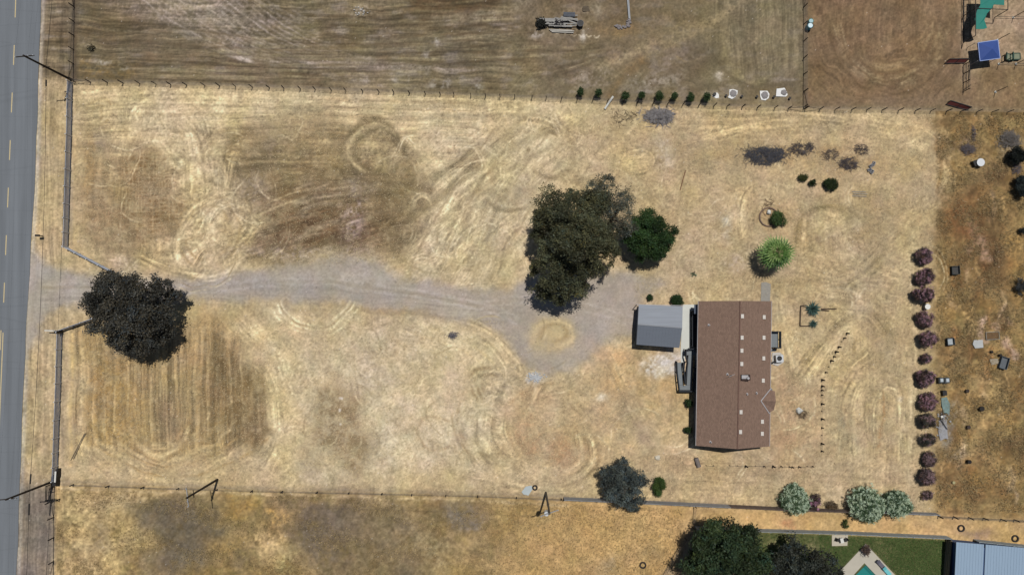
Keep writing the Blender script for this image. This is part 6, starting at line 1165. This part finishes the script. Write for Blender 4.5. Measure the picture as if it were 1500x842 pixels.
# patio set, slab, loungers by the pool
c0 = P(1231,790); MB().prism([(p.x, p.y) for p in (P(1218.5,783),P(1242,783),P(1241,798.5),P(1218.5,799))][::-1], -.01, .05).build('patio_slab', mat('patio_concrete', (190,182,166), .9, .06, 1.5), kind='structure')
c1 = P(1231,789.5); t = thing('patio_table', 'small white table on the square patio slab', 'table', c1); MB().box(c1+Vector((0,0,.62)), (.45,.7,.04), .25).build('table_top', M_white, t); [MB().bar(c1+Vector((a, b__, .05)), c1+Vector((a, b__, .6)), .05).build('leg', M_white, t) for a, b__ in ((-.17,-.28),(.17,-.28),(.17,.28),(-.17,.28))]
for i, (x, y, rz, lb) in enumerate(((1225,789,1.2,'dark folding chair left of the white patio table'),(1237.5,789,-1.0,'dark folding chair right of the white patio table'))):
    c1 = P(x, y); t = thing('patio_chair', lb, 'chair', c1, 'dark chairs on the patio slab'); m = Matrix.Rotation(rz, 3, 'Z'); MB().box(c1+Vector((0,0,.47)), (.45,.45,.05), rz).build('seat', M_dark, t); MB().box(c1+m@Vector((0,.24,.7)), (.45,.05,.45), rz).build('backrest', M_dark, t); [MB().bar(c1+m@Vector((a,b__,.05)), c1+m@Vector((a,b__,.45)), .04).build('leg', M_dark, t) for a, b__ in ((-.2,-.2),(.2,-.2),(.2,.2),(-.2,.2))]
for i, (x, y, c_, lb) in enumerate(((1288.5,825,(100,98,110),'grey sun lounger on the right side of the pool deck'),(1297.5,835,(110,190,196),'aqua sun lounger on the right side of the pool deck'))):
    c1 = P(x, y); t = thing('sun_lounger', lb, 'lounger', c1, 'sun loungers on the pool deck'); rz = R(-48+90); m = Matrix.Rotation(rz, 3, 'Z'); MB().box(c1+m@Vector((0,-.2,.35)), (.55,1.1,.08), rz).build('seat', mat('lounger_%d' % i, c_, .7, .08, 2), t); MB().box(c1+m@Vector((0,.55,.5)), (.55,.6,.07), rz, .5).build('backrest', mat('lounger_back_%d' % i, c_, .7, .08, 2), t); [MB().bar(c1+m@Vector((a,b__,.05)), c1+m@Vector((a,b__,.34)), .05).build('leg', M_white, t) for a, b__ in ((-.22,-.6),(.22,-.6),(.22,.4),(-.22,.4))]
t = thing('shed_pipe', 'white bent downpipe on the shaded side of the blue roofed shed', 'pipe', P(1387,828)); MB().tube([P(1388,820)+Vector((0,0,.5)), P(1385.5,823)+Vector((0,0,.7)), P(1385,831)+Vector((0,0,.7)), P(1387,834)+Vector((0,0,.5))], .09, 8).build('pipe', M_white, t)
# ------------------------------------------------------------------ uncountable: lawn blades, straw tufts
def blades(name, n, inside, box_, h, w, base, seed, var=.3, bend=.5):
    rs = np.random.RandomState(seed); x0, y0, x1, y1 = box_; px = rs.uniform(x0, x1, n); py = rs.uniform(y0, y1, n); k = inside(px, py, rs); px, py = px[k], py[k]; n = len(px)
    zz = np.array([P(a, b_) for a, b_ in zip(px, py)])[:, :2] if n < 200000 else None
    a = rs.rand(n)*6.28; d = np.stack([np.cos(a), np.sin(a)], 1); pr = np.stack([-d[:, 1], d[:, 0]], 1); hh = h*(.4+rs.rand(n)); ww = (w*(.6+rs.rand(n)))[:, None]; V = np.zeros((n, 3, 3)); V[:, 0, :2] = zz-pr*ww; V[:, 1, :2] = zz+pr*ww; V[:, 2, :2] = zz+d*(hh*bend*(1+rs.rand(n)))[:, None]; V[:, 2, 2] = hh
    t = np.clip(1+var*rs.normal(size=n), .4, 2)[:, None]*np.array(base); return raw_mesh(name, V.reshape(-1, 3), 3, np.arange(n*3).reshape(-1, 3), LEAF, None, np.repeat(t, 3, 0), kind='stuff')
def lawn_in(x, y, rs):
    k = (y > 779+(x-1106)*.04)&(x < 1383)&(x > 1104)&~((np.abs(x-1268) < (y-794)*.96))&~((x > 1217)&(x < 1243)&(y > 782)&(y < 800))
    return k & (rs.rand(len(x)) < np.where((x < 1200), .45, 1))
tag(blades('lawn_grass', 70000, lawn_in, (1104,776,1384,850), .10, .022, (.085,.155,.045), 91, .3), 'mown green lawn around the corner of the pool', 'grass')
tag(blades('dry_weeds', 45000, lambda x, y, rs: (np.abs(y) > 0)&(y > 168)&(y < 750)&(np.sin(x*.13+2*np.sin(y*.05))+np.sin(y*.11+x*.03) > rs.normal(0, .8, len(x))), (1372,166,1505,752), .30, .028, (.30,.235,.13), 92, .4), 'tall ochre dry weeds covering the lot at the right', 'dry grass')
tag(blades('dry_grass', 60000, lambda x, y, rs: (y > yS(x)+8)&(x < 1000)&(x > 84)&((np.sin(x*.045+2*np.sin(y*.07))+np.sin(y*.11-x*.02) > rs.normal(.5,.6,len(x)))|(x > 700)), (84,712,1000,846), .22, .026, (.34,.26,.135), 93, .4), 'patchy dry grass over the field below the lower fence', 'dry grass')
tag(blades('straw_stubble', 130000, lambda x, y, rs: (y > yN(x)+3)&(y < yS(x)-3)&~((x > 925)&(x < 1150)&(y > 435)&(y < 665))&~((y > 385)&(y < 470)&(x < 780))&~((x > 740)&(x < 930)&(y < 545)&(y > 385)), (110,122,1366,752), .07, .02, (.42,.345,.215), 94, .35, 2.2), 'pale cut straw and stubble lying over the mown field', 'straw')
